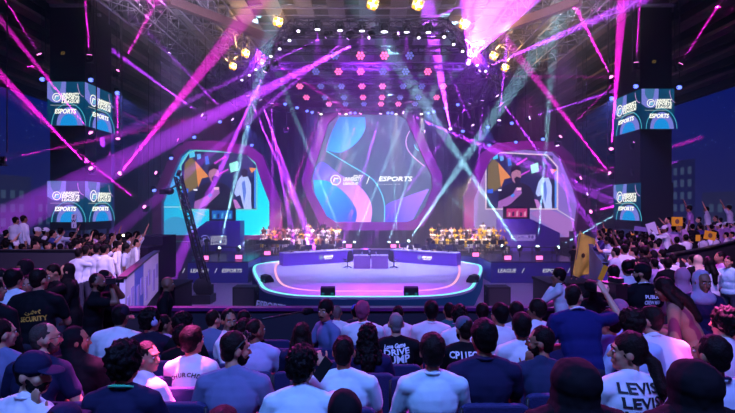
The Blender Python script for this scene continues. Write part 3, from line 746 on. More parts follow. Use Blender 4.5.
def tower(s):
    D = 30.0
    if s < 0: xa, xb = X(48, D), X(84, D)
    else: xa, xb = X(641, D), X(673.7, D)
    w = xb-xa; dep = 3.2
    t = empty('screen_tower', (xa, D, 0))
    zb = 4.2
    MB().box(w/2, dep/2+.1, (zb+18.2)/2, w-.06, dep-.1, 18.2-zb).build('casing', BLACK, t)
    m = MB()
    for k in range(2):
        for j in range(4): m.cyl((.1+(w-.2)*(j % 2), .2+(dep-.3)*(j//2), 18.2), (.1+(w-.2)*(j % 2), .2+(dep-.3)*(j//2), 20.4), .05, seg=6)
    m.box(w/2, dep/2, 18.3, w+.3, .2, .18).box(w/2, .1, 18.3, w+.3, .2, .18)
    m.build('hanger', STEEL, t)
    S_ = [(Z(125.5, D), Z(82, D)), (Z(222, D), Z(181, D))] if s < 0 else [(Z(129, D), Z(89, D)), (Z(220.8, D), Z(182.7, D))]
    for k, (z0, z1) in enumerate(S_):
        scr = MB().box(w/2, dep/2, (z0+z1)/2, w-.02, dep-.04, z1-z0).build('screen_case', BLACK, t)
        if not (s > 0 and k == 1): art(scr, w, z1-z0, z0, Matrix.Translation((0, -.06, 0)))
        # the face turned towards the stage
        if s < 0: M = Matrix.Translation((w+.06, 0, 0)) @ Matrix.Rotation(PI/2, 4, 'Z')
        else: M = Matrix.Translation((-.06, dep, 0)) @ Matrix.Rotation(-PI/2, 4, 'Z')
        art(scr, dep, z1-z0, z0, M)
    text('E2', glow('sign_dim', c(150, 120, 60), .5), t, (w/2-.2, -.0, Z(53 if s < 0 else 61.5, D)), height=.18)
    # legs down to the floor
    m = MB()
    for j in range(4): m.cyl((.15+(w-.3)*(j % 2), .25+(dep-.4)*(j//2), 0), (.15+(w-.3)*(j % 2), .25+(dep-.4)*(j//2), zb), .09, seg=8)
    m.build('leg', BLKM, t)
    return t
tag(tower(-1), 'tall black tower with two teal screens above the left stand', 'screen tower')
tag(tower(1), 'tall black tower with teal screens above the right stand', 'screen tower')

# ================================================================== THINGS ON THE STAGE
desk_m = pbr('desk_front', c(138, 84, 222), .45); desk_e = pbr('desk_top', c(214, 206, 236), .35)
def long_desk(a, b, label, s):
    """curved caster desk between two front corners (x, y)"""
    r = empty('curved_desk', (a[0], a[1], SZ)); d = Vector((b[0]-a[0], b[1]-a[1], 0)); n = Vector((-d.y, d.x, 0)).normalized()
    N = 12; fr, bk = [], []
    for i in range(N+1):
        t = i/N; bow = .0
        p = d*t-n*(math.sin(t*PI)*.25); fr.append((p.x, p.y)); q = p+n*.95; bk.append((q.x, q.y))
    MB().prism(fr+bk[::-1], .96, 1.03).build('table_top', desk_e, r)
    fi = [(Vector((*p, 0))+n*.06)[:2] for p in fr]; fj = [(Vector((*p, 0))+n*.16)[:2] for p in fr]
    MB().prism(fi+fj[::-1], 0, .96).build('front_panel', desk_m, r)
    for e in (fr, ) : pass
    m = MB()
    for k in (0, N): 
        p, q = Vector((*fi[k], 0)), Vector((*bk[k], 0)); cc = (p+q)/2; m.box(cc.x, cc.y, .48, .06, (q-p).length, .96, 0, math.atan2(d.y, d.x))
    m.build('side_panel', desk_m, r)
    L = d.length; rz = math.atan2(d.y, d.x); mid = d*.55-n*.29
    lg = empty('tmp'); logo(lg, -.35, .55, .17, -.02, WLET); text('ESPORTS', LWH, lg, (.32, -.03, .58), width=.85, height=.17, bold=.05); text('LEAGUE', LWH, lg, (.3, -.03, .42), width=.7, height=.1)
    for o in list(lg.children):
        o.data.transform(Matrix.Translation(o.location)); o.data.transform(Matrix.Translation(mid) @ Matrix.Rotation(rz, 4, 'Z') @ Matrix.Translation((0, .02, 0))); o.location = (0, 0, 0); o.parent = r
    bpy.data.objects.remove(lg)
    tag(r, label, 'desk', None)
    return r, d, n, rz
monp = None
def monitor(x, y, z, rz, label):
    global monp
    if monp is None:
        monp = empty('computer_monitor'); MB().box(0, 0, .36, .62, .05, .38).box(0, -.02, .36, .4, .06, .24).build('case', pbr('monitor_back', (.05, .05, .07, 1), .5), monp)
        MB().box(0, .03, .36, .58, .012, .34).build('display', glow('display_blue', c(60, 80, 160), .5), monp)
        MB().cyl((0, 0, .02), (0, 0, .2), .03).box(0, 0, .01, .26, .2, .02).build('stand', BLKM, monp); o = monp
    else: o = copy_tree(monp)
    o.location = (x, y, z); o.rotation_euler = (0, 0, rz); tag(o, label, 'monitor', 'monitors on the long desks')
chp = None
def office_chair(x, y, z, rz, label):
    global chp
    if chp is None:
        chp = empty('office_chair'); gm = pbr('chair_shell', (.05, .05, .06, 1), .6)
        MB().ell((0, 0, .5), (.27, .26, .06)).build('seat', gm, chp)
        MB().slab([(-.26, .55), (.26, .55), (.28, .85), (.2, 1.25), (.1, 1.32), (-.1, 1.32), (-.2, 1.25), (-.28, .85)], -.3, -.2).build('backrest', gm, chp)
        for s in (-1, 1): MB().box(s*.3, 0, .68, .06, .3, .05).cyl((s*.3, 0, .5), (s*.3, 0, .68), .02).build('armrest', gm, chp)
        MB().cyl((0, 0, .1), (0, 0, .46), .03).build('column', BLKM, chp)
        for k in range(5): 
            a = k*2*PI/5; MB().cyl((0, 0, .12), (.3*math.cos(a), .3*math.sin(a), .07), .025, .02).ell((.3*math.cos(a), .3*math.sin(a), .035), .034).build('leg', BLKM, chp)
        o = chp
    else: o = copy_tree(chp)
    o.location = (x, y, z); o.rotation_euler = (0, 0, rz); tag(o, label, 'chair', 'office chairs on the stage')
L_, R_ = (X(284, 37.4), 37.4), (X(353, 40.6), 40.6)
r, d, n, rz = long_desk(L_, R_, 'long purple caster desk on the left side of the stage', -1)
for i, px in enumerate((.13, .37, .6, .82)):
    p = Vector((*L_, SZ+1.03))+d*px+n*.4; monitor(p.x, p.y, p.z, rz+PI*0, 'dark monitor on the left stage desk, %s from its outer end' % ['first', 'second', 'third', 'fourth'][i])
    p = Vector((*L_, SZ))+d*px+n*1.5; office_chair(p.x, p.y, p.z, rz+PI, 'black chair behind the left stage desk, %s from its outer end' % ['first', 'second', 'third', 'fourth'][i])
L2, R2 = (X(390, 40.6), 40.6), (X(456, 37.4), 37.4)
r, d, n, rz = long_desk(L2, R2, 'long purple caster desk on the right side of the stage', 1)
for i, px in enumerate((.18, .4, .63, .87)):
    p = Vector((*L2, SZ+1.03))+d*px+n*.4; monitor(p.x, p.y, p.z, rz, 'dark monitor on the right stage desk, %s from the centre' % ['first', 'second', 'third', 'fourth'][i])
    p = Vector((*L2, SZ))+d*px+n*1.5; office_chair(p.x, p.y, p.z, rz+PI, 'black chair behind the right stage desk, %s from the centre' % ['first', 'second', 'third', 'fourth'][i])
ctm = pbr('centre_table', c(196, 140, 224), .4)
for s in (-1, 1):
    r = empty('stage_table', (s*.66+.25, 36.1, SZ)); MB().box(0, 0, .98, 1.28, .75, .05).build('table_top', desk_e, r)
    MB().box(0, -.33, .49, 1.24, .04, .95).build('front_panel', ctm, r)
    for k in (-1, 1): MB().box(k*.61, .02, .49, .04, .7, .95).build('side_panel', ctm, r)
    tag(r, 'light purple panelled table at the %s of the pair mid stage' % ('left' if s < 0 else 'right'), 'table', 'pair of tables mid stage')
    office_chair(s*1.75+.25, 36.3, SZ, -s*.9+(PI if 0 else 0)+s*PI*.0, 'black office chair at the %s end of the table pair' % ('left' if s < 0 else 'right'))
for i, (px, kind) in enumerate(((359, 'microphone'), (362, 'bottle'), (369.5, 'trophy'), (376, 'bottle'), (379, 'microphone'))):
    x = X(px, 36.1); r = empty(kind, (x, 36.0, SZ+1.005))
    if kind == 'bottle': MB().cyl((0, 0, 0), (0, 0, .2), .04).cyl((0, 0, .2), (0, 0, .26), .04, .015).build('bottle_body', pbr('bottle_plastic', (.5, .6, .7, 1), .1), r); MB().cyl((0, 0, .26), (0, 0, .3), .018).build('lid', pbr('lid', c(70, 110, 220), .4), r); lab = 'clear water bottle on the %s mid stage table' % ('left' if px < 368 else 'right')
    elif kind == 'trophy': MB().cyl((0, 0, 0), (0, 0, .08), .11).build('base', BLACK, r); MB().cyl((0, 0, .08), (0, 0, .22), .025).cyl((0, 0, .22), (0, 0, .46), .05, .13).build('cup', pbr('silver', (.75, .72, .8, 1), .2, 1), r); lab = 'silver trophy cup where the two mid stage tables meet'
    else: MB().cyl((0, 0, 0), (0, 0, .02), .07).build('base', BLKM, r); MB().cyl((0, 0, .02), (0, .03, .36), .01).build('neck', BLKM, r); MB().ell((0, .03, .4), (.03, .03, .05)).build('capsule', BLKM, r); lab = 'thin table microphone on the %s mid stage table' % ('left' if px < 368 else 'right')
    tag(r, lab, kind)
# floor wedges
wp = None
for i, (px, py, rz, lab) in enumerate(((328, 295, 0, 'black stage wedge speaker at the front edge, left of the middle'), (411, 295, 0, 'black stage wedge speaker at the front edge, right of the middle'), (267, 282, -.95, 'black wedge speaker on the left corner of the stage'), (473, 282, .95, 'black wedge speaker on the right corner of the stage'))):
    D = 4.65*F/(py-CY)
    if wp is None:
        wp = empty('stage_monitor_speaker'); m = MB(); pr = [(-.28, 0), (.28, 0), (.3, .12), (.05, .46), (-.26, .4)]
        m.add([(-.37, y, z) for y, z in pr]+[(.37, y, z) for y, z in pr], [(4, 3, 2, 1, 0), (5, 6, 7, 8, 9)]+[(k, (k+1) % 5, 5+(k+1) % 5, 5+k) for k in range(5)])
        m.build('cabinet', BLACK, wp); g = MB(); g.add([(-.33, .29, .14), (.33, .29, .14), (.33, .07, .44), (-.33, .07, .44), (-.33, .31, .15), (.33, .31, .15), (.33, .09, .45), (-.33, .09, .45)], [(0, 1, 2, 3), (4, 7, 6, 5), (0, 4, 5, 1), (2, 6, 7, 3), (1, 5, 6, 2), (0, 3, 7, 4)]); g.build('grille', BLKM, wp)
        for k in (-1, 1): MB().box(k*.24, -.283, .12, .14, .03, .09).build('handle', pbr('green_label', c(20, 150, 130), .4), wp)
        o = wp
    else: o = copy_tree(wp)
    o.location = (X(px, D), D, SZ); o.rotation_euler = (0, 0, rz); tag(o, lab, 'speaker', 'wedge speakers on the stage')
# subwoofer boxes on the floor
sp_ = None
for px, D, lab in ((246, 27.2, 'big black subwoofer on the floor left of the stage'), (497, 27.2, 'big black subwoofer on the floor right of the stage'), (164, 26.5, 'black speaker box on the floor under the camera riser')):
    if sp_ is None:
        sp_ = empty('subwoofer'); MB().box(0, 0, .6, 1.25, 1.0, 1.2).build('cabinet', BLACK, sp_); MB().box(0, -.52, .6, 1.1, .03, 1.05).build('grille', pbr('grille', (.03, .03, .035, 1), .7, 0, .6, 150), sp_)
        for k in (-1, 1): MB().box(k*.64, 0, .75, .02, .25, .12).build('handle', BLKM, sp_)
        o = sp_
    else: o = copy_tree(sp_)
    o.location = (X(px, D), D, 0); tag(o, lab, 'speaker', 'subwoofers on the floor')
def riser(x0, x1, y0, y1, z, label):
    r = empty('camera_riser', ((x0+x1)/2, (y0+y1)/2, 0)); MB().box(0, 0, z-.06, x1-x0, y1-y0, .12).build('deck', BLACK, r); MB().box(0, 0, (z-.12)/2, x1-x0-.1, y1-y0-.1, z-.12).build('skirt', DARK, r); return tag(r, label, 'platform')
riser(X(140, 21.4), X(177, 21.4), 21.2, 23.4, 2.15, 'black camera riser on the left of the stage floor')
riser(X(549, 22.8), X(600, 22.8), 22.8, 25.2, 2.05, 'black riser with the flag bearer at the right')
pa = None
for px, D, w, z0, z1, lab in ((181, 36.8, 1.3, 0, 3.0, 'tall dark purple box stack between the side screen and the camera riser'), (583, 44.5, 2.2, 1.6, 3.4, 'dark box beside the right booth')):
    r = empty('equipment_case', (X(px, D), D, z0)); h_ = z1-z0
    MB().box(0, 0, h_/2, w, .9, h_).build('body', pbr('case_purple', c(56, 20, 84), .6), r); MB().box(0, 0, h_*.6, w+.02, .92, .03).box(0, 0, h_-.02, w+.03, .93, .05).build('edging', BLKM, r); tag(r, lab, 'case')
# small pink floor panels (strip lights) along the stage edges
fp = None
PINK = glow('pink_led', c(255, 110, 190), 2.6, True)
for i, (px, py, D) in enumerate(((205.5, 258.5, 36.4), (239, 257, 36.9), (267.5, 256.5, 40), (340, 246, 43.6), (349, 246, 43.6), (393.4, 246, 43.6), (402, 246, 43.6), (475.5, 255.5, 38.8), (507.5, 256.5, 36.4), (539, 257, 36.4))):
    if fp is None:
        fp = empty('pink_strobe'); MB().box(0, 0, .22, .56, .14, .36).build('housing', BLKM, fp); MB().box(0, -.08, .22, .5, .02, .3).build('lens', PINK, fp); MB().box(0, 0, .02, .4, .2, .04).build('base', BLKM, fp); o = fp
    else: o = copy_tree(fp)
    z = 1.6 if not 300 < px < 450 else SZ+.6
    if 300 < px < 450: z = Z(py, D)-.22
    o.location = (X(px, D), D, z); tag(o, 'small glowing pink strobe lamp %s' % ['at the left end of the left side stage', 'in the middle of the left side stage', 'at the inner end of the left side stage', 'behind the left desk, outer of two', 'behind the left desk, inner of two', 'behind the right desk, inner of two', 'behind the right desk, outer of two', 'at the inner end of the right side stage', 'in the middle of the right side stage', 'at the right end of the right side stage'][i], 'lamp', 'pink strobes round the stage')
r = MB().box(0, 0, .62, 12.5, 1.6, 1.24).build('back_riser', pbr('riser_dark', c(50, 40, 80), .4)); r.location = (0.2, 44.1, SZ-.5); tag(r, 'low dark riser behind the two curved desks', 'platform')
r = MB().box(0, 44.8, .5, 11.4, 4.6, 1.0).build('floor_stage_back', BLACK); st(r)

# crane with a lattice arm
cr = empty('camera_crane', (X(204, 28.5), 28.5, 0))
a = P(206, 283, 28.5)-cr.location; b = P(178, 176, 28.5)-cr.location
lattice(MB(), a, b, .34, .34, .4, .05, .03).build('boom', BLKM, cr)
MB().cyl(b, b+Vector((.1, 0, .35)), .12).ell(b+Vector((-.45, -.2, -.9)), (.3, .25, .22)).cyl(b+Vector((0, 0, -.5)), b+Vector((-.4, -.2, -.8)), .05).box(b.x-.75, b.y-.2, b.z-.95, .4, .3, .28).build('camera_head', BLKM, cr)
MB().box(0, 0, .25, 1.1, 1.1, .5).cyl((0, 0, .4), (.1, 0, 1.3), .16).build('base', BLKM, cr); MB().ell((-.1, 0, .95), (.55, .45, .55)).box(.25, 0, .7, .5, .5, .7).build('counterweight', BLACK, cr)
tag(cr, 'black camera crane with tall lattice boom standing left of the stage', 'camera crane')

# ================================================================== LIGHTS IN THE HALL
def truss(pts, label, w=.45):
    m = MB()
    for a, b in zip(pts, pts[1:]): lattice(m, a, b, w, w, .7, .04, .022)
    return tag(m.build('lighting_truss', pbr('truss_dark', (.07, .06, .08, 1), .5, .3)), label, 'truss', 'lighting trusses')
hexp = [(-9.6, 36.5, 15.3), (-6.2, 29.6, 15.3), (-3.8, 25.3, 15.3), (4.0, 25.3, 15.3), (6.3, 29.6, 15.3), (9.8, 36.5, 15.3)]
truss(hexp, 'outer lighting truss bent round the front of the stage roof')
for k, (y, w) in enumerate(((26.6, 4.2), (29.5, 5.2), (33.1, 6.6), (36.9, 8.2), (40.7, 8.6), (43.3, 8.2), (47.6, 8.6))):
    truss([(-w, y, 15.3), (w, y, 15.3)], 'straight lighting truss over the stage, %s from the front' % ['first', 'second', 'third', 'fourth', 'fifth', 'sixth', 'last'][k], .4)
for s in (-1, 1): truss([(s*9.6, 36.5, 15.3), (s*10.4, 44, 15.3), (s*8.8, 48, 15.3)], 'side lighting truss at the %s of the stage roof' % ('left' if s < 0 else 'right'))
# orange lit frame above
orf = MB().box(0.6, 26.6, 17.5, 12.2, .35, .5).box(-8.6, 30.2, 17.2, .35, 8.5, .5, 0, -.62).box(9.4, 30.2, 17.2, .35, 8.5, .5, 0, .62).build('roof_frame', pbr('frame_brown', c(96, 66, 66), .6)); tag(orf, 'heavy dark frame hanging above the front truss carrying the amber lamps', 'frame')

_spots = {}
def spotdata(col, e, ang, blend=.15, size=.06):
    key = (col, e, ang)
    if key not in _spots:
        L = bpy.data.lights.new('beam', 'SPOT'); L.energy = e; L.color = col; L.spot_size = math.radians(ang); L.spot_blend = blend; L.shadow_soft_size = size; _spots[key] = L
    return _spots[key]
COL = {'m': (1, .015, .75), 'v': (.5, .045, 1), 'c': (.35, .8, 1), 'y': (1, .85, .5), 'b': (.12, .15, 1), 'w': (.8, .7, 1)}
LENS = {'m': glow('lens_magenta', c(255, 130, 225), 4), 'v': glow('lens_violet', c(225, 170, 255), 4.5), 'c': glow('lens_cyan', c(215, 250, 255), 6), 'y': glow('lens_warm', c(255, 245, 215), 5), 'b': glow('lens_blue', c(95, 115, 255), 3.4), 'w': glow('lens_white', c(240, 225, 255), 5),
        'a': glow('lens_amber', c(255, 165, 50), 2.6), 'p': glow('lens_pink', c(255, 105, 175), 2.0), 'd': glow('lens_dim', c(120, 125, 225), .9)}
# prototype meshes of a moving head light
def mesh_of(mb, name, mat):
    me = mb.mesh(name, mat); bm = bmesh.new(); bm.from_mesh(me); bmesh.ops.recalc_face_normals(bm, faces=bm.faces); bm.to_mesh(me); bm.free(); return me
ME = {}
ME['base'] = mesh_of(MB().box(0, 0, 0, .34, .26, .12), 'base', BLKM)
ME['yoke'] = mesh_of(MB().box(-.2, 0, -.2, .05, .14, .34).box(.2, 0, -.2, .05, .14, .34).box(0, 0, -.07, .44, .16, .05), 'yoke', BLKM)
ME['head'] = mesh_of(MB().cyl((0, 0, .16), (0, 0, -.02), .13, .17, 14).cyl((0, 0, -.02), (0, 0, -.17), .17, .14, 14), 'head', BLKM)
ME['lens'] = mesh_of(MB().cyl((0, 0, -.165), (0, 0, -.19), .135, .135, 14), 'lens', LENS['m'])
ME['drop'] = mesh_of(MB().cyl((0, 0, .06), (0, 0, 1.06), .03, .03, 6), 'drop_pipe', BLKM)
ME['arm'] = mesh_of(MB().box(0, .22, -.22, .06, .46, .06), 'mounting_arm', BLKM)
def child(name, me, parent, loc=(0, 0, 0)):
    o = bpy.data.objects.new(name, me); C.objects.link(o); o.parent = parent; o.location = loc; return o
def fixture(pos, target, kind, e, ang, label, group, top=None, up=False, scale=1.0, cat='spotlight', lens=None, size=.02):
    pos = Vector(pos); r = empty('moving_head_light', pos); r.scale = (scale,)*3
    side = (not up) and (Vector(target)-pos).z > 0.2   # stands on a little arm so that the beam is free
    sgn = -1 if up or side else 1
    b = child('base', ME['base'], r, (0, 0, .22*sgn)); y = child('yoke', ME['yoke'], r, (0, 0, .2*sgn))
    if up or side: y.rotation_euler = (PI, 0, 0)
    if side: child('mounting_arm', ME['arm'], r)
    h = child('head', ME['head'], r)
    d = Vector(target)-pos; h.rotation_mode = 'QUATERNION'; h.rotation_quaternion = d.to_track_quat('-Z', 'Y')
    l = child('lens', ME['lens'], h); l.material_slots[0].link = 'OBJECT'; l.material_slots[0].material = LENS[lens or kind]
    if lens == 'b': l.scale = (1.35, 1.35, 1)
    if top and not up and top-pos.z > .4:
        p = child('drop_pipe', ME['drop'], r, (0, .42, -.25) if side else (0, 0, .22)); p.scale = (1, 1, (top-pos.z+(.2 if side else -.3))/scale)
    if e:
        lo = bpy.data.objects.new('lamp', spotdata(COL[kind], e, ang, size=size)); C.objects.link(lo); lo.parent = h; lo.location = (0, 0, -.25)
    tag(r, label, cat, group); return r
# beams: start px,py,depth  ->  through px,py,depth ; kind, strength, cone
K = 1.0
BEAMS = [
 (41, 57, 29, 5, 0, 27, 'm', 1, 2.0), (90, 58, 29.5, 85, 0, 29, 'm', 1.2, 2.4), (117, 73, 31, 158, 0, 30, 'm', 1.2, 2.4), (204, 116.5, 38, 95, 38, 33, 'v', 1.5, 2.6), (234, 121, 40, 160, 45, 36, 'v', .8, 2),
 (92.6, 135, 29.4, 0, 19, 24, 'm', 1, 2.4), (118, 141, 33, 116.5, 60, 30, 'm', 1.3, 2.6), (158, 173.5, 36, 50, 130, 30, 'm', .8, 1.8), (146, 208, 35, 50, 130, 28, 'm', 1, 2), (119, 174.5, 32, 215, 55, 24, 'm', 1.4, 2.8),
 (92.5, 170, 29.4, 20, 95, 24, 'm', 1.2, 2.8), (180, 141, 38, 118, 110, 36, 'm', .5, 1.4),
 (328.4, 34.7, 26.6, 180, 105, 30, 'v', 1, 2.2), (350, 35.7, 26.6, 250, 120, 31, 'v', 1, 2.4), (371, 35.7, 26.6, 190, 128, 23, 'v', 2.0, 4.5), (396, 35.4, 26.6, 480, -2, 24, 'v', 1.6, 2.8),
 (274, 63, 28.4, 350, 112, 40, 'm', .7, 1.8), (266, 69, 29.5, 236, 135, 30, 'v', 1.6, 3.2), (247.5, 93, 37, 290, 190, 33, 'v', 1.5, 3), (260, 97.5, 38, 296, 200, 34, 'v', 1.8, 3.6), (272, 101, 39, 272.5, 190, 38, 'v', 1, 2.4),
 (247, 93, 37, 262, 127, 38, 'v', .8, 1.8), (272, 129, 40, 284, 190, 38, 'v', 1.2, 3.5), (286, 129.5, 42, 400, 99, 44, 'm', .5, 1.4),
 (320, 111.5, 47.3, 303, 160, 46, 'm', .9, 2.2), (340, 112, 47.3, 310, 190, 46.6, 'm', .8, 2.2), (361, 112, 47.3, 335, 180, 46, 'm', .9, 2.0), (381, 112, 47.3, 354, 205, 46.2, 'v', 1.1, 3), (402, 112, 47.3, 560, 178, 38, 'v', 1.6, 3.0),
 (421, 112.5, 47.3, 520, 152, 44, 'v', .7, 1.6), (450.5, 130, 41, 430, 20, 30, 'v', 2, 4.5), (473.6, 127, 41, 446, 66, 39, 'v', .8, 2), (470.6, 101, 38, 425, 165, 39, 'v', .9, 2), (482.7, 98, 38, 477, 190, 37, 'v', 1.0, 2.4),
 (468, 64, 33, 496, -8, 22, 'v', .9, 18), (478, 71, 34, 600, 18, 27, 'v', 1.8, 3.4), (484, 76, 35, 612, 77, 33, 'm', .5, 1.6), (496, 94, 37, 548, 165, 36, 'v', 1.2, 2.8), (499, 122.5, 39, 506, 50, 36, 'v', 1.2, 2.8),
 (527.5, 118.5, 38, 735, 52, 30, 'v', 1.1, 2.2), (559, 138, 38, 612, 85, 34, 'm', .6, 1.6), (612, 79, 30, 572, 0, 27, 'm', 1.4, 2.8), (636, 65.5, 29.5, 640, 0, 29, 'm', 1.2, 2.4), (679, 66.5, 29.5, 722, 0, 28, 'm', 1.2, 2.6),
 (633.6, 144.6, 31, 740, 30, 25, 'm', 1.4, 2.8), (611, 151, 32, 621, 20, 26, 'm', 1.6, 3.2), (610.5, 175, 33, 540, 84, 30, 'm', 1.3, 2.8), (634.6, 171, 31, 740, 85, 25, 'm', 1.6, 3.0), (578.5, 178.6, 37, 735, 126, 30, 'm', .9, 2),
 (589, 212, 36, 740, 176, 26, 'm', 1.6, 3.2), (585, 194.5, 38, 625, 180, 36, 'v', .5, 1.6), (557, 143.5, 39, 570, 210, 38, 'v', .9, 2), (423, 131, 47, 478, 143, 46, 'm', .5, 1.4), (0.5, 160, 23, 150, 128, 34, 'm', .5, 2.5),
]
ORD = lambda i: str(i)+('th' if 10 <= i % 100 <= 20 else {1: 'st', 2: 'nd', 3: 'rd'}.get(i % 10, 'th'))
CN = {'m': 'magenta', 'v': 'violet', 'c': 'pale cyan', 'y': 'warm white', 'b': 'blue', 'w': 'white'}
BE = 1050000
order = sorted(range(len(BEAMS)), key=lambda i: BEAMS[i][0])
for rank, i in enumerate(order):
    a0, a1, aD, b0, b1, bD, k, e, ang = BEAMS[i]
    a, b = P(a0, a1, aD), P(b0, b1, bD)
    if b.z < a.z:      # beams that would strike the stage are thrown further back
        t = (SZ-a.z)/(b.z-a.z); q = a+(b-a)*t
        while abs(q.x) < 9.5 and 24 < q.y < 43.5: bD += .5; b = P(b0, b1, bD); t = (SZ-a.z)/(b.z-a.z); q = a+(b-a)*t
    w = 'broad' if ang > 2.7 else 'thin'
    fixture(a, b, k, BE*e*(1.7 if k == 'v' and e < 2 else 1)*(1+max(0, 2.6-ang)*.7), ang, 'hanging lamp throwing a %s %s beam, %s from the left of the beam lamps' % (w, CN[k], ORD(rank+1)), 'hanging beam lights', top=15.3 if 230 < a0 < 500 and aD < 48 else 18.9, scale=1.0 if e < 10 else 1.6)
UPB = [(219, 249, 38, 234, 185, 34, 2.4), (238.6, 248, 38.5, 282, 213, 37, 1.6), (330, 242, 45, 262, 207, 42, 1.5), (344.7, 243.5, 45, 314, 165, 42, 2), (354, 243.5, 45, 384, 168, 42, 2), (388.6, 243.5, 45, 422, 130, 41, 2.2), (397.6, 243.5, 45, 392, 150, 42, 1.6), (408, 242, 45, 486, 128, 36, 3.4),
       (503, 247, 38, 418, 165, 36, 2.4), (519.8, 248, 38, 440, 128, 32, 3), (537.5, 248, 38, 546, 140, 34, 2.2), (557, 248, 38, 700, 165, 30, 2)]
for i, (a0, a1, aD, b0, b1, bD, ang) in enumerate(UPB):
    a = P(a0, a1, aD); z0 = 1.6 if not 300 < a0 < 450 else 1.79
    r = fixture(a, P(b0, b1, bD), 'c', BE*1.15, ang, 'floor lamp throwing a pale cyan beam up, %s from the left' % ORD(i+1), 'cyan beam lights on the floor', up=True, scale=.9)
    if a.z-.3 > z0+.1: 
        p = child('stand', ME['drop'], r, (0, 0, -.22)); p.rotation_euler = (PI, 0, 0); p.scale = (2, 2, (a.z-z0-.3)/.9)
# warm white short cones over the main screen, blue dots, and white dots on the bent truss
for i, px in enumerate((321, 346, 396, 421.5)):
    fixture(P(px, 112.5, 47.0), P(px, 160, 46.2), 'y', BE*.012, 24, 'warm white downlight above the main screen, %s from the left' % ORD(i+1), 'warm downlights above the main screen', top=15.3)
BL = [(90.6, 78.6, 29.6), (117, 91.6, 31), (219.8, 120.6, 39), (194, 136, 38), (285, 103, 41), (297, 106.7, 43), (307, 110, 46), (312, 111.3, 46), (247.5, 125.5, 40), (251.6, 144, 41), (350.5, 112, 47.5), (355, 112, 47.5), (388, 112, 47.5), (392, 112, 47.5), (428.6, 112, 46), (434, 110.5, 45),
      (445.5, 107, 42), (458, 103.5, 40), (463, 130, 40), (488, 126, 39), (489.5, 144, 40), (636, 85, 30), (612, 97, 31), (512, 122, 38), (543, 138, 38), (516, 141, 40), (154, 189, 35), (171, 157, 37), (679.5, 86, 29.5), (42, 78, 29.5)]
BL.sort()
for i, (a, b, D) in enumerate(BL):
    p = P(a, b, D); tgt = p+Vector((-p.x*.3, -6, -9))
    fixture(p, tgt, 'b', 1500 if i % 5 == 2 else 0, 60, 'small round lamp glowing blue, %s from the left of the blue lamps' % ORD(i+1), 'blue lamps in the rig', top=15.3 if 280 < a < 470 else 18.9, scale=.8, lens='b')
WL = [(298.5, 29.6), (289.7, 39), (279.8, 47.6), (271, 55), (262.5, 62), (256, 68.5), (249.5, 74), (242, 79), (444, 35.5), (453.5, 43), (462.5, 50), (477, 64), (485.5, 70), (418.6, 36.4), (316, 78), (447, 66)]
WL = WL[:14]
WL.sort()
for i, (a, b) in enumerate(WL):
    D = 9.3*F/(CY-b); D = min(D, 36); p = P(a, b, D)
    fixture(p, p+Vector((0, -3, -6)), 'w', 0, 30, 'small white lamp on the bent front truss, %s from the left' % ORD(i+1), 'white lamps on the bent truss', scale=.62, lens='w')
for i, (a, b) in enumerate(((317.5, 26), (340, 27), (362, 27.5), (384.3, 27.3), (406.7, 28.7), (428.5, 29))):
    p = P(a, b, 25.0)
    fixture(p, p+Vector((0, .6, -6)), 'v', BE*.006, 24, 'bright violet lamp hanging from the front truss, %s from the left' % ORD(i+1), 'violet downlights on the front truss', scale=1.0 if i != 3 else 1.3, lens='w')
# round seven-cell blinders in rows above the stage: one prototype, lens kind varies
ROWS = [(55, 29.4, [(335, 'd'), (360.5, 'p'), (384.3, 'p'), (409.5, 'd')]), (71, 33.0, [(316, 'd'), (338.6, 'p'), (360.7, 'p'), (383, 'd'), (405.6, 'd'), (427.7, 'p')]),
        (85.5, 36.9, [(300, 'p'), (321, 'd'), (341.5, 'd'), (362, 'p'), (382.5, 'p'), (403, 'd'), (421.8, 'd'), (443, 'p')]),
        (96.7, 40.7, [(306.5, 'p'), (325, 'd'), (344, 'd'), (363, 'p'), (382, 'p'), (400, 'd'), (418.3, 'd'), (436.5, 'p')]), (103.3, 43.3, [(329, 'p'), (345.5, 'd'), (364, 'd'), (381, 'p'), (398.3, 'p'), (415, 'd')])]
cell = MB()
for k in range(7):
    a = k*PI/3; q = (0, 0) if k == 6 else (.19*math.cos(a), .19*math.sin(a)); cell.cyl((q[0], q[1], -.1), (q[0], q[1], -.125), .085, .085, 10)
ME['cells'] = mesh_of(cell, 'lens', LENS['p']); ME['pan'] = mesh_of(MB().cyl((0, 0, .06), (0, 0, -.1), .22, .31, 16), 'housing', BLKM); ME['bracket'] = mesh_of(MB().box(0, 0, .16, .08, .08, .25).box(0, 0, .28, .3, .1, .05), 'bracket', BLKM)
washL = bpy.data.lights.new('stage_wash', 'SPOT'); washL.energy = 4400; washL.color = (.4, .4, 1); washL.spot_size = math.radians(75); washL.spot_blend = .8; washL.shadow_soft_size = .3
washP = bpy.data.lights.new('stage_wash_pink', 'SPOT'); washP.energy = 450; washP.color = (.9, .12, .9); washP.spot_size = math.radians(60); washP.spot_blend = .8; washP.shadow_soft_size = .3
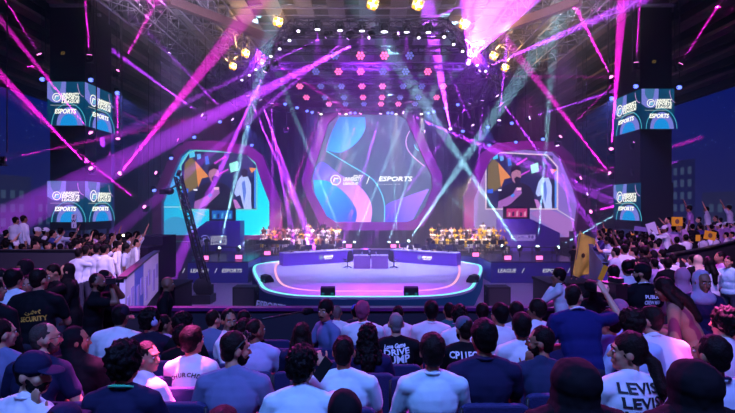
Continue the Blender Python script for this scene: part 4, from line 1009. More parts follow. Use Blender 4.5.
for ri, (py, D, cells) in enumerate(ROWS):
    for ci, (px, k) in enumerate(cells):
        r = empty('blinder_lamp', P(px, py, D)); h = child('housing', ME['pan'], r); child('bracket', ME['bracket'], r)
        r.rotation_euler = (-.75, 0, 0) if 0 else (-.9, 0, 0)
        l = child('lens', ME['cells'], h); l.material_slots[0].link = 'OBJECT'; l.material_slots[0].material = LENS[k]
        if (ri+ci) % 2 == 0:
            lo = bpy.data.objects.new('lamp', washL if ci % 4 else washP); C.objects.link(lo); lo.parent = h; lo.location = (0, 0, -.2); lo.rotation_euler = (1.4 if ri < 2 else (.95 if ri < 3 else .9), 0, 0)
        tag(r, '%s seven-cell lamp over the stage, %s row, %s from the left' % ('pink' if k == 'p' else 'dim blue', ['first', 'second', 'third', 'fourth', 'fifth'][ri], ORD(ci+1)), 'blinder', 'round lamps in rows above the stage')
# amber four-cell blinders
amb = MB()
for i in (-1, 1):
    for j in (-1, 1): amb.cyl((i*.15, -.12, j*.15), (i*.15, -.15, j*.15), .1, .1, 10)
ME['amb'] = mesh_of(amb, 'lens', LENS['a']); ME['ambbox'] = mesh_of(MB().box(0, 0, 0, .62, .22, .62).box(0, .08, .45, .06, .06, .35), 'housing', BLKM)
AM = [(278.4, 22), (372.6, 4.5), (417.5, 5), (464, 24.5), (245.8, 53.3), (233.3, 66.3), (493.5, 56), (505, 67.7), (480, 41)]
ambL = bpy.data.lights.new('amber_wash', 'SPOT'); ambL.energy = 2600; ambL.color = (1, .55, .15); ambL.spot_size = math.radians(150); ambL.shadow_soft_size = .2; ambL.spot_blend = .5
for i, (px, py) in enumerate(sorted(AM)):
    D = 11.4*F/(CY-py); r = empty('amber_blinder', P(px, py, D)); h = child('housing', ME['ambbox'], r); r.rotation_euler = (.5, .4, 0)
    l = child('lens', ME['amb'], r)
    if abs(px-480) < 1: l.material_slots[0].link = 'OBJECT'; l.material_slots[0].material = LENS['w']
    lo = bpy.data.objects.new('lamp', ambL); C.objects.link(lo); lo.parent = r; lo.location = (0, -.3, 0); lo.rotation_euler = (PI/2+.6, 0, 0)
    tag(r, 'four-cell %s lamp hanging outside the front truss, %s from the left' % ('white' if abs(px-480) < 1 else 'amber', ORD(i+1)), 'blinder', 'four-cell lamps under the roof')

def spot(name, loc, tgt, col, e, ang, blend=.6, size=.5):
    L = bpy.data.lights.new(name, 'SPOT'); L.energy = e; L.color = col; L.spot_size = math.radians(ang); L.spot_blend = blend; L.shadow_soft_size = size
    o = bpy.data.objects.new(name, L); C.objects.link(o); o.location = loc; o.rotation_euler = (Vector(tgt)-Vector(loc)).to_track_quat('-Z', 'Y').to_euler(); return o
def area(name, loc, tgt, col, e, size):
    L = bpy.data.lights.new(name, 'AREA'); L.energy = e; L.color = col; L.size = size; L.shape = 'DISK'
    o = bpy.data.objects.new(name, L); C.objects.link(o); o.location = loc; o.rotation_euler = (Vector(tgt)-Vector(loc)).to_track_quat('-Z', 'Y').to_euler(); return o
# house lights over the seats (violet blue), side washes, orchestra lamps
area('house_light', (-1, -2, 14), (0, 6, 4), (.15, .3, 1), 1900, 3)
area('house_light', (5, 0, 13), (3, 6, 4), (.25, .12, 1), 420, 2)
spot('side_wash', (-9, 20, 15), (-3.4, 5.0, 4), (1, .05, .75), 15000, 32)
spot('side_wash', (10, 20, 15), (4.6, 5.5, 4), (1, .05, .75), 15000, 32)
spot('stand_wash', (-4, 4, 15), (-9.5, 13, 4), (.9, .45, 1), 5200, 55)
spot('stand_wash', (5, 5, 15), (11, 15, 4), (.85, .35, 1), 9000, 60)
spot('board_fill', (3, 6, 13), (-5.6, 12, 3.6), (.75, .45, 1), 9000, 24)  # unseen spot added to brighten the boards
spot('orchestra_lamp', (-6.5, 40.5, 8.2), (-6.3, 43.8, 2), (1, .76, .42), 5500, 95)
spot('orchestra_lamp', (8.8, 40.5, 8.2), (8.8, 43.8, 2), (1, .78, .38), 5500, 100)
spot('frame_wash', (-3, 43, 15), (-2, 50, 8), (1, .1, .9), 2200, 100)
spot('frame_wash', (4, 43, 15), (3, 50, 8), (1, .1, .9), 2200, 100)
spot('frame_wash', (-13, 40, 15), (-14.5, 47, 7), (1, .1, .8), 2000, 80)
spot('frame_wash', (13.5, 40, 15), (15, 47, 7), (1, .1, .8), 2000, 80)
for x in (-7, 0, 7): spot('purple_fill', (x, 30, 15.2), (x*.9, 46, 13), (.34, .03, 1), 17000, 85)  # unseen floods added to tint the hazy air purple
spot('floor_wash', (-10, 24, 14), (-10, 31, 0), (.5, .3, 1), 5000, 60)
spot('floor_wash', (10, 24, 14), (10, 31, 0), (.6, .2, 1), 4000, 60)
for x in (-8, -2.5, 2.5, 8): spot('roof_fill', (x, 16.5, 13.5), (x*1.3, 33, 20.4), (.8, .66, .95), 13000 if abs(x) > 5 else 4500, 62)  # unseen lamps added to brighten the ceiling
spot('key_lamp', (-2.5, 7, 15), (-1.85, 3.9, 4.4), (1, .1, .55), 130000, 5.5, .6, .1)
spot('key_lamp', (4.2, 8, 15), (3.5, 4.45, 4.5), (1, .1, .55), 130000, 6, .6, .1)

# haze in the stage half of the hall
hz = MB()
for k in range(16): hz.box(0, 18+38/16*(k+.5), 9.9, 50, 38/16-.01, 19.6)
hz = hz.build('haze', None)
hz.data.materials.clear(); m = bpy.data.materials.new('stage_haze'); m.use_nodes = True; nt = m.node_tree; nt.nodes.clear()
v = nt.nodes.new('ShaderNodeVolumeScatter'); v.inputs['Density'].default_value = .0095; v.inputs['Anisotropy'].default_value = .25; v.inputs['Color'].default_value = (1, 1, 1, 1)
o = nt.nodes.new('ShaderNodeOutputMaterial'); nt.links.new(v.outputs[0], o.inputs['Volume']); hz.data.materials.append(m)
tag(hz, 'thin smoke haze filling the air over the stage', 'haze', None, 'stuff'); hz.visible_shadow = True

# ================================================================== SEATS
seat_m = pbr('seat_cloth', c(32, 34, 84), .8, 0, .3, 60); chair_proto = None
def rounded(w, h, r, n=5):
    pts = []
    for cx, cz, a in ((w/2-r, h-r, 0), (-w/2+r, h-r, 90), (-w/2+r, r, 180), (w/2-r, r, 270)):
        for i in range(n+1):
            t = math.radians(a+90*i/n); pts.append((cx+r*math.cos(t), cz+r*math.sin(t)))
    return pts
def audience_chair(x, y, z, rz, label):
    global chair_proto
    if chair_proto is None:
        o = empty('audience_chair'); chair_proto = o
        MB().box(0, .02, .435, .46, .44, .07).box(0, .23, .43, .44, .05, .05).build('seat', seat_m, o)
        b = MB().slab(rounded(.47, .45, .07), 0, .05).build('backrest', seat_m, o, (0, -.24, .43)); b.rotation_euler = (.12, 0, 0)
        bv = b.modifiers.new('b', 'BEVEL'); bv.width = .015; bv.segments = 2
        for sx in (-1, 1):
            for sy in (-1, 1): MB().cyl((sx*.21, sy*.19, .41), (sx*.23, sy*.23, 0), .013, seg=8).build('leg', STEEL, o)
            MB().cyl((sx*.225, -.24, .4), (sx*.225, -.3, .86), .012, seg=8).build('back_frame', BLKM, o)
    else: o = copy_tree(chair_proto)
    o.location = (x, y, z); o.rotation_euler = (0, 0, rz); tag(o, label, 'chair', 'blue audience chairs')
    return o

# ================================================================== THE AUDIENCE NEARBY
W1 = c(205, 205, 215); W2 = c(180, 184, 200); NAVY = c(26, 28, 58); BK = c(14, 13, 18); GREYB = c(98, 104, 140); MINT = c(186, 214, 220); TEAL = c(34, 84, 92)
LAV = c(165, 160, 200)
def back_text(lines, mat, root_name=None):
    """printed lines laid onto the back of the garment after it is grown; each line (text, x, z below neck, width, height)"""
    def f(root, h, Mh, nb, hip, sp, R, Fw, A):
        PRINTS.append((root, lines, mat, nb.copy(), sp.copy(), R.copy(), Fw.copy()))
    return f
PRINTS = []
def lay_prints():
    for root, lines, mat, nb, sp, R, Fw in PRINTS:
        g = [o for o in root.children if o.name.split('.')[0] in ('shirt', 'polo_shirt', 'jacket')][0]
        bv = BVHTree.FromPolygons([v.co for v in g.data.vertices], [p.vertices[:] for p in g.data.polygons])
        for ln in lines:
            t, x, z, w, hh = ln[:5]; rot = ln[5] if len(ln) > 5 else 0; shear = ln[6] if len(ln) > 6 else 0
            me = text_mesh(t, w, hh, shear, extrude=0, bold=.03); me.materials.clear(); me.materials.append(ln[7] if len(ln) > 7 else mat)
            bm = bmesh.new(); bm.from_mesh(me); bmesh.ops.triangulate(bm, faces=bm.faces)
            bmesh.ops.subdivide_edges(bm, edges=bm.edges, cuts=1); 
            for v in bm.verts:
                p = v.co; cr_, sr_ = math.cos(rot), math.sin(rot)
                a, b = x+p.x*cr_-p.z*sr_, z+p.x*sr_+p.z*cr_
                o = nb+R*a+sp*b-Fw*.6; hit = bv.ray_cast(o, Fw)
                v.co = hit[0]-Fw*.007 if hit[0] else nb+R*a+sp*b-Fw*.14
            bm.to_mesh(me); bm.free(); me.update()
            o = bpy.data.objects.new('shirt_print', me); C.objects.link(o); o.parent = g
PW = pbr('print_white', c(225, 225, 235), .7); PK = pbr('print_black', c(14, 14, 20), .7); PGOLD = pbr('print_gold', c(220, 160, 60), .6); PGREY = pbr('print_grey', c(120, 125, 150), .7)
def phone(root_fn=None): pass
def sunglasses_top(root, h, Mh, nb, hip, sp, R, Fw, A):
    k = MB()
    for s in (-1, 1): k.ell(h(.034*s, .075, .105), (.028, .012, .018), Mh, 10, 6); k.cap(h(.06*s, .06, .1), h(.085*s, -.03, .02), .004, .004, 6)
    k.build('sunglasses', BLKM, root)
def phones(root, h, Mh, nb, hip, sp, R, Fw, A):
    k = MB()
    for s in (-1, 1): k.ell(h(.092*s, -.005, -.005), (.022, .038, .042), Mh)
    q = [h(.095*math.cos(t*PI/8), -.005, .02+.115*math.sin(t*PI/8)) for t in range(9)]
    for a, b in zip(q, q[1:]): k.cap(a, b, .01, .01, 6)
    k.build('headphones', pbr('headphone', c(150, 150, 190), .4), root)
def hair_tie(root, h, Mh, nb, hip, sp, R, Fw, A): pass
# (head x, head top y, depth, pose, description, options)
CROWD = [
 (345, 387, 2.15, 'sit', 'person in black headscarf at the lower edge, behind the man in pale tee', dict(garment='abaya', shirt=BK, hijab=BK)),
 (64, 403, 2.1, 'sit', 'person in dark cap, only the crown showing at the lower edge beside the capped man', dict(garment='tee', shirt=BK, cap=NAVY)),
 (223, 407, 2.1, 'sit', 'person with dark reddish hair just showing below the man with sunglasses on his head', dict(garment='tee', shirt=BK, hair='volume', haircol=(.04, .008, .012, 1))),
 (573, 357, 2.35, 'sit', 'woman draped in a black abaya and headscarf beside the man in glasses', dict(garment='abaya', shirt=BK, hijab=BK, wide=1.2, drape=1.4)),
 (691, 358, 2.35, 'sit', 'woman draped in a black abaya and headscarf between the ponytail and the blue tee', dict(garment='abaya', shirt=BK, hijab=BK, wide=1.2, drape=1.4)),
 (34, 351, 2.75, 'sit', 'bearded man in white shirt and navy cap resting his chin on his hand', dict(garment='shirt', shirt=W1, cap=NAVY, beard=True, hyaw=-1.35, rarm='chin', yaw=-.35, collar=True, fine=True, hpitch=.05, lean=.2)),
 (126, 342, 2.85, 'sit', 'person with round curly hair, navy top and green lanyard', dict(garment='tee', shirt=NAVY, hair='curly', hyaw=-.1, lanyard=c(60, 190, 130), lean=.12)),
 (236, 330, 3.2, 'sit', 'bearded man in grey blue tee with sunglasses pushed up on his hair', dict(garment='tee', shirt=GREYB, hyaw=-1.0, beard=True, lean=.25, top=sunglasses_top, wide=1.1, hpitch=.1)),
 (303, 347, 3.0, 'sit', 'curly haired man in pale green tee leaning right with a phone', dict(garment='tee', shirt=MINT, hair='curly', hyaw=-.55, lean=.35, rarm='phone', htilt=.12, fine=True, wide=1.08)),
 (344, 334, 3.25, 'sit', 'man in very pale tee with short dark hair, seen from behind', dict(garment='tee', shirt=MINT, hyaw=-.1, lean=.1, wide=1.1)),
 (432, 333, 3.15, 'sit', 'man in mint white collared shirt with thick dark hair, seen from behind', dict(garment='shirt', shirt=MINT, hair='volume', collar=True, wide=1.05)),
 (483, 319, 3.3, 'sit', 'tall broad man in navy polo with short dark hair', dict(garment='polo', shirt=NAVY, hair='volume', hyaw=.25, collar=True, wide=1.14)),
 (540, 325, 3.5, 'sit', 'bearded man with glasses in a dark blue jacket looking left', dict(garment='jacket', shirt=c(36, 44, 72), hyaw=1.15, beard=True, glasses=True, hair='short', larm='chin', lean=.15, fine=True)),
 (627, 331, 3.0, 'sit', 'person with long black ponytail in white lettered tee looking left', dict(garment='tee', shirt=W1, hair='pony', hyaw=1.2, lean=.1, top=back_text([('LEVIS', .01, -.03, .25, .062), ('LEVIS', .02, -.11, .25, .062), ('LEVIS', .03, -.19, .25, .062)], PK))),
 (711, 333, 2.7, 'sit', 'man in pale blue tee with dark cropped hair near the right edge', dict(garment='tee', shirt=W2, hair='short', hyaw=.3, lanyard=NAVY, wide=1.05)),
 (3, 318, 3.9, 'sit', 'man in grey blue shirt cut by the left edge behind the capped man', dict(garment='tee', shirt=GREYB, hyaw=-.6)),
 (46, 321, 3.5, 'sit', 'balding man with glasses in a navy top bending forward', dict(garment='tee', shirt=NAVY, hair='buzz', haircol=(.05, .035, .03, 1), glasses=True, hyaw=-.8, lean=.3, beard=True)),
 (77, 326, 3.9, 'sit', 'woman in black headscarf and abaya beside the balding man', dict(garment='abaya', shirt=BK, hijab=BK, hyaw=-1.0, wide=1.1)),
 (148, 341, 3.6, 'sit', 'person in white top lit bright pink, facing right beside the curly hair', dict(garment='tee', shirt=c(240, 200, 225), hyaw=-1.3, hair='short', yaw=-.5)),  # part of the pink light is put into the white top's colour
 (193, 326, 3.9, 'sit', 'man in white tee with black gothic lettering across the shoulders', dict(garment='tee', shirt=W1, hair='volume', hyaw=-.5, top=back_text([('C', -.135, -.125, .03, .036, .5), ('H', -.1, -.105, .034, .036, .35), ('U', -.06, -.092, .034, .036, .2), ('R', -.02, -.086, .034, .036, .05), ('C', .02, -.086, .034, .036, -.05), ('H', .06, -.092, .034, .036, -.2), ('D', .1, -.105, .034, .036, -.35)], PK))),
 (256, 317.5, 4.6, 'sit', 'man in pale lilac tee with a close fade haircut', dict(garment='tee', shirt=LAV, hair='buzz', hyaw=-.7, wide=1.1)),
 (302, 322, 4.6, 'sit', 'woman with long straight dark hair in a navy top', dict(garment='tee', shirt=NAVY, hair='long', rarm='side')),
 (368, 325, 4.2, 'sit', 'woman with long curly dark hair in a dark top', dict(garment='tee', shirt=c(30, 26, 66), hair='longcurly')),
 (396, 311, 4.8, 'sit', 'grey haired man in black tee with white lettering on the back', dict(garment='tee', shirt=BK, hair='buzz', haircol=(.16, .14, .15, 1), wide=1.12, top=back_text([('Love Game', -.02, -.035, .22, .045, .12, .3), ('DRIVE', .0, -.09, .26, .06, .1), ('PUMP', .0, -.165, .27, .08, .1), ('~ 2023', .02, -.235, .2, .035, .1)], PW))),
 (464, 316, 4.6, 'sit', 'man in grey cap and black top lettered in white', dict(garment='tee', shirt=BK, cap=c(70, 84, 104), hyaw=.25, beard=True, top=back_text([('CP11FC', -.03, -.06, .27, .07)], PW))),
 (521, 312.5, 4.5, 'sit', 'man in white shirt with thick dark hair, behind the tall man in navy', dict(garment='shirt', shirt=W1, hair='volume')),
 (574, 283, 4.7, 'stand', 'large man in navy tee with white lanyard half standing and raising a hand', dict(garment='tee', shirt=c(24, 28, 84), hyaw=-.75, hair='buzz', lean=.35, rarm='wave', lanyard=W1, fine=True, wide=1.25, beard=False)),
 (609, 310, 4.7, 'sit', 'young man in lilac shirt looking left, beside the navy tee', dict(garment='tee', shirt=c(120, 100, 170), hair='volume', hyaw=.9)),
 (631, 309.5, 4.2, 'sit', 'man in pale blue shirt with curly dark hair', dict(garment='shirt', shirt=c(175, 190, 225), hair='curly', lean=.2)),
 (649, 303.6, 4.5, 'sit', 'broad man in pinkish white thobe bending forward and looking left', dict(garment='thobe', shirt=W1, hair='short', hyaw=.7, lean=.42, wide=1.2, collar=True)),
 (724, 308, 4.1, 'sit', 'man in white shirt lit bright pink near the right edge', dict(garment='tee', shirt=c(235, 205, 220), hair='curly', hyaw=.5)),  # white shirt, with some pink light mixed into its colour
 (619, 299, 5.3, 'sit', 'person with patterned headwear behind the lilac shirt', dict(garment='tee', shirt=LAV, hair='bald', cap=c(140, 96, 130))),
 (121, 304, 5.4, 'sit', 'man in white shirt and dark cap with rounded back', dict(garment='shirt', shirt=W1, cap=c(34, 26, 44), lean=.3, wide=1.2)),
 (151, 309, 5.6, 'sit', 'man wearing pale headphones and a dark top', dict(garment='tee', shirt=c(26, 22, 42), hyaw=-.7, top=phones, hair='curly')),
 (165, 314, 5.8, 'sit', 'boy in pink lit shirt looking right beside the headphones man', dict(garment='tee', shirt=c(210, 150, 190), hyaw=-1.0)),  # pink light is put into the shirt colour
 (184, 313, 5.6, 'sit', 'person with curly hair and dark top in front of the black riser', dict(garment='tee', shirt=BK, hair='curly', hyaw=-.7)),
 (182, 326, 4.9, 'sit', 'person with curly dark hair just behind the lettered white tee', dict(garment='tee', shirt=BK, hair='curly')),
 (214, 309, 6.1, 'sit', 'man in grey shirt leaning towards his neighbour', dict(garment='shirt', shirt=GREYB, hyaw=-.6, lean=.3)),
 (229, 308.5, 5.6, 'sit', 'young man in white shirt turned back towards the seats', dict(garment='shirt', shirt=W1, yaw=-1.6, hyaw=-.9, moustache=True)),
 (245, 309, 6.1, 'sit', 'man in black top partly behind the young man turning back', dict(garment='tee', shirt=BK, hyaw=-.4)),
 (244, 320, 5.2, 'sit', 'person with dark curly hair in black between two pale tees', dict(garment='tee', shirt=BK, hair='curly')),
 (325, 300, 6.4, 'sit', 'man with moustache in grey polo twisted round to face the seats behind', dict(garment='polo', shirt=c(96, 104, 150), yaw=2.2, hyaw=.5, moustache=True, hair='volume', collar=True, fine=True, larm='side')),
 (337, 304.5, 7.6, 'sit', 'bald man in white shirt beside the man with the moustache', dict(garment='shirt', shirt=W1, hair='buzz', haircol=(.12, .09, .08, 1))),
 (363, 301, 6.2, 'sit', 'man in white thobe with hair lit pink, arms resting on the next seats', dict(garment='thobe', shirt=W1, hair='volume', haircol=(.25, .04, .1, 1), glasses=True, hyaw=-.3, wide=1.15, collar=True)),  # pink light on the hair is painted in by the hair colour
 (356, 304, 7.8, 'sit', 'person in blue cap and dark top in front of the man with pink-lit hair', dict(garment='tee', shirt=c(30, 30, 50), cap=c(50, 80, 170))),
 (398, 304.7, 7.0, 'sit', 'man in white thobe in front of the grey haired man', dict(garment='thobe', shirt=W1)),
 (431, 300.6, 6.5, 'sit', 'man in white thobe with tall dark hair in front of the mint shirt', dict(garment='thobe', shirt=W1, hair='volume', wide=1.1, collar=True)),
 (449, 302, 7.3, 'sit', 'man in dark green tee among the white thobes', dict(garment='tee', shirt=TEAL, top=back_text([('TEAM', 0, -.13, .2, .05)], PGREY))),
 (459, 305.7, 6.0, 'sit', 'man in pale shirt directly in front of the grey cap', dict(garment='shirt', shirt=W1, hair='curly', lean=.2)),
 (482, 303, 7.2, 'sit', 'man in lilac shirt in front of the tall man in navy polo', dict(garment='shirt', shirt=LAV, hair='volume')),
 (499, 303, 5.8, 'sit', 'man in white thobe with wavy dark hair looking left', dict(garment='thobe', shirt=W1, hair='volume', hyaw=.5)),
 (516, 301.6, 6.2, 'sit', 'man in pale shirt with thick hair, one row ahead of the white shirt', dict(garment='shirt', shirt=W2, hair='volume')),
 (536, 299, 6.1, 'sit', 'man in white shirt looking left, beside the large navy tee', dict(garment='shirt', shirt=W1, hair='volume', hyaw=.9)),
 (40, 267.6, 5.4, 'stand', 'standing guard in black tee printed SECURITY on the back', dict(garment='tee', shirt=BK, hair='short', hyaw=-.3, wide=1.3, larm='back', top=back_text([('SECURITY', .03, -.24, .27, .055, .08), ('.', .1, -.15, .02, .02), ('\uFEE6\uFEE3\uFEF7\uFE8D', .03, -.175, .16, .05, .05, -.3)], PGOLD))),
 (15, 268.5, 6.0, 'stand', 'black haired man in white shirt standing behind the guard', dict(garment='shirt', shirt=W1, hair='volume', hyaw=-.3)),
 (-6, 276, 4.4, 'stand', 'person in black with white striped sleeve at the left edge', dict(garment='shirt', shirt=BK, hyaw=-.4, rarm='side')),
 (27, 275, 6.6, 'stand', 'young face looking out between the white shirt and the guard', dict(garment='tee', shirt=LAV, yaw=-2.6)),
 (24, 258, 7.6, 'stand', 'woman in black face veil standing behind the white shirt', dict(garment='abaya', shirt=BK, hijab=BK, niqab=True, yaw=2.8)),
 (53, 264, 8.3, 'stand', 'man in black top with lowered head behind the white table', dict(garment='tee', shirt=BK, yaw=2.6, hpitch=.4, arms='phone')),
 (66, 263, 8.6, 'stand', 'woman in black headscarf standing behind the white table', dict(garment='abaya', shirt=BK, hijab=BK, yaw=2.2)),
 (3, 268, 6.9, 'stand', 'dark haired person partly cut by the left edge', dict(garment='tee', shirt=BK, yaw=-1.2)),
 (98, 272, 6.6, 'stand', 'photographer in black tee and khaki trousers aiming a camera to the right', dict(garment='tee', shirt=BK, trous=c(150, 130, 110), yaw=-1.25, arms='camera', beard=True, fine=True, wide=1.15, hair='buzz')),
 (107, 269.7, 7.4, 'stand', 'woman in black headscarf next to the photographer', dict(garment='abaya', shirt=BK, hijab=BK, yaw=-1.3)),
 (168, 276, 8.1, 'stand', 'man in black tee with emblem standing at the barrier, lit magenta', dict(garment='tee', shirt=BK, hair='bald', yaw=-1.3, beard=False, wide=1.15, arms='side')),
 (642, 262.7, 6.8, 'stand', 'man in black cap and black tee with white print on the back', dict(garment='tee', shirt=BK, cap=BK, hyaw=.7, lanyard=W1, beard=True, wide=1.15, top=back_text([('PUBLIC', .05, -.12, .2, .05), ('CREW MAN', .05, -.19, .22, .05)], PW))),
 (613, 264, 8.0, 'stand', 'man in dark jacket with short hair, seen from behind at the right', dict(garment='jacket', shirt=c(22, 14, 34), wide=1.15)),
 (627, 260, 8.8, 'stand', 'person in lilac white shirt behind the dark jacket', dict(garment='shirt', shirt=W1, hair='volume')),
 (664, 277.5, 5.6, 'stand', 'woman with long dark hair in patterned brown robe bending over', dict(garment='robe', shirt=c(150, 104, 82), hair='long', lean=.5, hpitch=.5, yaw=.9, larm='lap', trous=BK)),
 (703, 270.5, 5.8, 'stand', 'woman in grey headscarf and dark jacket facing the camera', dict(garment='jacket', shirt=c(28, 24, 60), hijab=c(150, 140, 170), yaw=PI-.1, hpitch=.1)),
 (681, 267, 7.0, 'stand', 'woman in pink headscarf seen from behind', dict(garment='abaya', shirt=c(150, 96, 130), hijab=c(190, 120, 150))),
 (709, 258, 9.5, 'stand', 'woman with long black hair in white top', dict(garment='shirt', shirt=W1, hair='long')),
 (697, 254.6, 10, 'stand', 'woman in sand coloured headscarf behind the pink one', dict(garment='abaya', shirt=BK, hijab=c(190, 165, 140))),
 (728, 256, 9.6, 'stand', 'man in pale turquoise shirt with raised arm at the right edge', dict(garment='shirt', shirt=c(150, 200, 215), yaw=2.0, larm='wave', hair='short')),
 (667, 258, 9.7, 'stand', 'man in black top next to the capped crew member', dict(garment='tee', shirt=BK, hair='volume')),
 (558, 268, 8.55, 'stand', 'man in white shirt and dark vest touching his mouth at the barrier', dict(garment='shirt', shirt=W1, yaw=1.0, hyaw=.3, hair='volume', larm='chin', lanyard=BK)),
 (596, 281.6, 6.6, 'stand', 'woman in black face veil holding a camera phone', dict(garment='abaya', shirt=BK, hijab=BK, niqab=True, yaw=-.6, arms='camera')),
 (574, 244.8, 24, 'stand', 'person in black waving a yellow flag on the right riser', dict(garment='tee', shirt=BK, yaw=-.5, rarm='up', larm='phone', floor=2.05)),
 (164, 247.5, 22, 'stand', 'camera operator in black at the camera on the left riser', dict(garment='tee', shirt=BK, yaw=1.6, arms='camera', floor=2.15)),
 (205, 275.5, 28.0, 'stand', 'crew member in black at the foot of the crane', dict(garment='shirt', shirt=BK, yaw=.5, arms='phone', floor=0, skip=1)),
 (201, 237, 38.6, 'stand', 'person in white shirt standing on the left side stage', dict(garment='tee', shirt=W1, floor=1.6)),
 (207, 236, 40.6, 'stand', 'person in dark clothes standing beside the white shirt on the side stage', dict(garment='tee', shirt=BK, floor=1.6)),
 (429.3, 234.6, 42.4, 'stand', 'person in black standing behind the right stage desk', dict(garment='tee', shirt=BK, floor=1.5)),
]
for t in CROWD:
    px, py, D, pose, lab, kw = t; kw = dict(kw)
    if pose == 'sit' and D < 5.5: D *= 1.06
    if kw.pop('skip', 0): continue
    fz = kw.pop('floor', None)
    if fz is None: fz = tz(D) if D < 9.05 else 3.08
    vox = .0085 if D < 3.7 else (.0105 if D < 6 else (.014 if D < 10 else .024))
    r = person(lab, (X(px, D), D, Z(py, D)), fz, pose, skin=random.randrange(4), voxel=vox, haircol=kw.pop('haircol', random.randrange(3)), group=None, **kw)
    if pose == 'sit' and D < 9:
        yw = kw.get('yaw', 0); yw = yw if abs(yw) < 1 else 0
        audience_chair(r.location.x, r.location.y+.02, tz(r.location.y) if 0 else fz, 0, 'blue audience chair under the '+' '.join(lab.split()[:11]).rstrip(','))
# empty chairs that show between people
EC = [(62, 370, 3.6), (160, 352, 4.5), (178, 357, 4.2), (212, 342, 4.6), (324, 337, 5.2), (292, 331, 6.1), (308, 329, 6.8), (276, 330, 6.4), (415, 368, 4.1), (90, 395, 3.0), (598, 401, 2.75), (182, 385, 3.3), (320, 350, 4.2)]
for i, (px, py, D) in enumerate(EC):
    k = math.floor((D-1.2)/.85); D = 1.2+.85*k+.45
    audience_chair(X(px, D), D+.12, tz(D), 0, 'empty blue audience chair, %s from the left of the empty ones' % ORD(1+sorted(EC).index((px, py, EC[i][2]))))

# ================================================================== CROWDS FURTHER OFF: prototypes, then copies
PRO = []
def proto(**kw):
    r = person('x', (0, 0, 1.78 if kw.get('pose') == 'stand' else 1.34), 0, voxel=.022, **kw); PRO.append(r); return r
far = [proto(pose='stand', garment='shirt', arms='side'), proto(pose='stand', garment='shirt', arms='phone', hyaw=.3), proto(pose='stand', garment='tee', rarm='up', larm='side', hair='volume'),
       proto(pose='stand', garment='tee', arms='wave', hair='curly'), proto(pose='sit', garment='shirt', lean=.15), proto(pose='sit', garment='tee', rarm='wave', hyaw=.4),
       proto(pose='stand', garment='abaya', shirt=BK, hijab=BK), proto(pose='sit', garment='shirt', cap=c(190, 190, 200), arms='phone'), proto(pose='stand', garment='shirt', arms='cross', beard=True)]
for r in PRO: r.location = (0, 0, -50)
flush_people(); lay_prints()
def clone(src, loc, rz, sc, cloth_col, label, group, cat='person'):
    k = copy_tree(src); k.location = loc; k.rotation_euler = (0, 0, rz+random.uniform(-.5, .5)); k.scale = (sc*random.choice((1, -1)), sc, sc)
    def setm(o, m): o.material_slots[0].link = 'OBJECT'; o.material_slots[0].material = m
    setm(k, pbr('skin', SKINS[random.randrange(5)], .55, 0, .1, 60))
    for ch in k.children:
        b = ch.name.split('.')[0]
        if b in ('shirt', 'thobe', 'abaya', 'polo_shirt'): setm(ch, cloth(cloth_col))
        if b == 'trousers' and random.random() < .5: setm(ch, cloth(random.choice([BK, c(60, 60, 80), W2])))
    tag(k, label, cat, group); return k
CNAME = [(W1, 'white'), (W1, 'white'), (W1, 'white'), (W2, 'pale grey'), (BK, 'black'), (c(190, 150, 190), 'pink'), (c(60, 70, 130), 'blue')]
ACT = ['standing still', 'holding a phone', 'raising one arm', 'waving both hands', 'sitting', 'sitting waving', 'with headscarf', 'in a pale cap', 'with folded arms']
WORDS = ['first', 'second', 'third', 'fourth', 'fifth', 'sixth', 'seventh', 'eighth', 'ninth', 'tenth', 'eleventh', 'twelfth', 'thirteenth', 'fourteenth', 'fifteenth', 'sixteenth', 'seventeenth', 'eighteenth', 'nineteenth', 'twentieth']
rnd = random.Random(21)
def crowd_row(y0, pa, pb, ztop, n, kinds, cols, place, group, fz, yaw, jit=.25, hj=.06, yslope=0):
    for i in range(n):
        px = pa+(pb-pa)*(i+.5)/n+rnd.uniform(-.3, .3)*(pb-pa)/n; D = y0+rnd.uniform(-jit, jit)+yslope*(px-pa)/max(1, pb-pa)
        k = rnd.choice(kinds); col, cn = rnd.choice(cols)
        if k == 6: col, cn = BK, 'black'
        sc_ = rnd.uniform(.93, 1.03)
        clone(far[k], (X(px, D), D, fz), yaw+rnd.uniform(-.5, .5), sc_, col, 'person in %s %s, %s, %s from the left' % (cn, ACT[k], place, WORDS[i]), group)
stdk = [0, 1, 2, 3, 8, 0, 1]
g = 'people in the left stand'
crowd_row(12.9, 2, 70, 0, 9, [4, 7, 5, 4], CNAME[:6], 'front row, left stand', g, 3.45, -.7)
crowd_row(14.1, 0, 66, 0, 7, [4, 5, 7, 0], CNAME, 'second row, left stand', g, 3.75, -.7)
crowd_row(10.9, 72, 106, 0, 5, [8, 6, 1, 0], CNAME[:5], 'front line, left standing crowd', g, 3.08, -.8)
crowd_row(12.0, 84, 128, 0, 7, [1, 0, 2, 1, 6], CNAME, 'second line, left standing crowd', g, 3.08, -.8)
crowd_row(13.2, 72, 138, 0, 9, stdk, CNAME, 'third line, left standing crowd', g, 3.08, -.8)
crowd_row(14.6, 64, 140, 0, 9, [2, 3, 0, 1], CNAME, 'back line, left standing crowd', g, 3.2, -.8)
CR = [(W1, 'white'), (BK, 'black'), (c(180, 140, 190), 'lilac'), (W2, 'pale grey'), (c(60, 50, 110), 'blue'), (W1, 'white'), (c(150, 110, 170), 'purple')]
g = 'people in the right crowd'
crowd_row(9.9, 650, 735, 0, 5, [0, 1, 6, 8], CR, 'first line, right crowd', g, 3.0, .5)
crowd_row(11.0, 612, 672, 0, 6, [0, 1, 3, 6], CR, 'second line, right crowd', g, 3.08, .5)
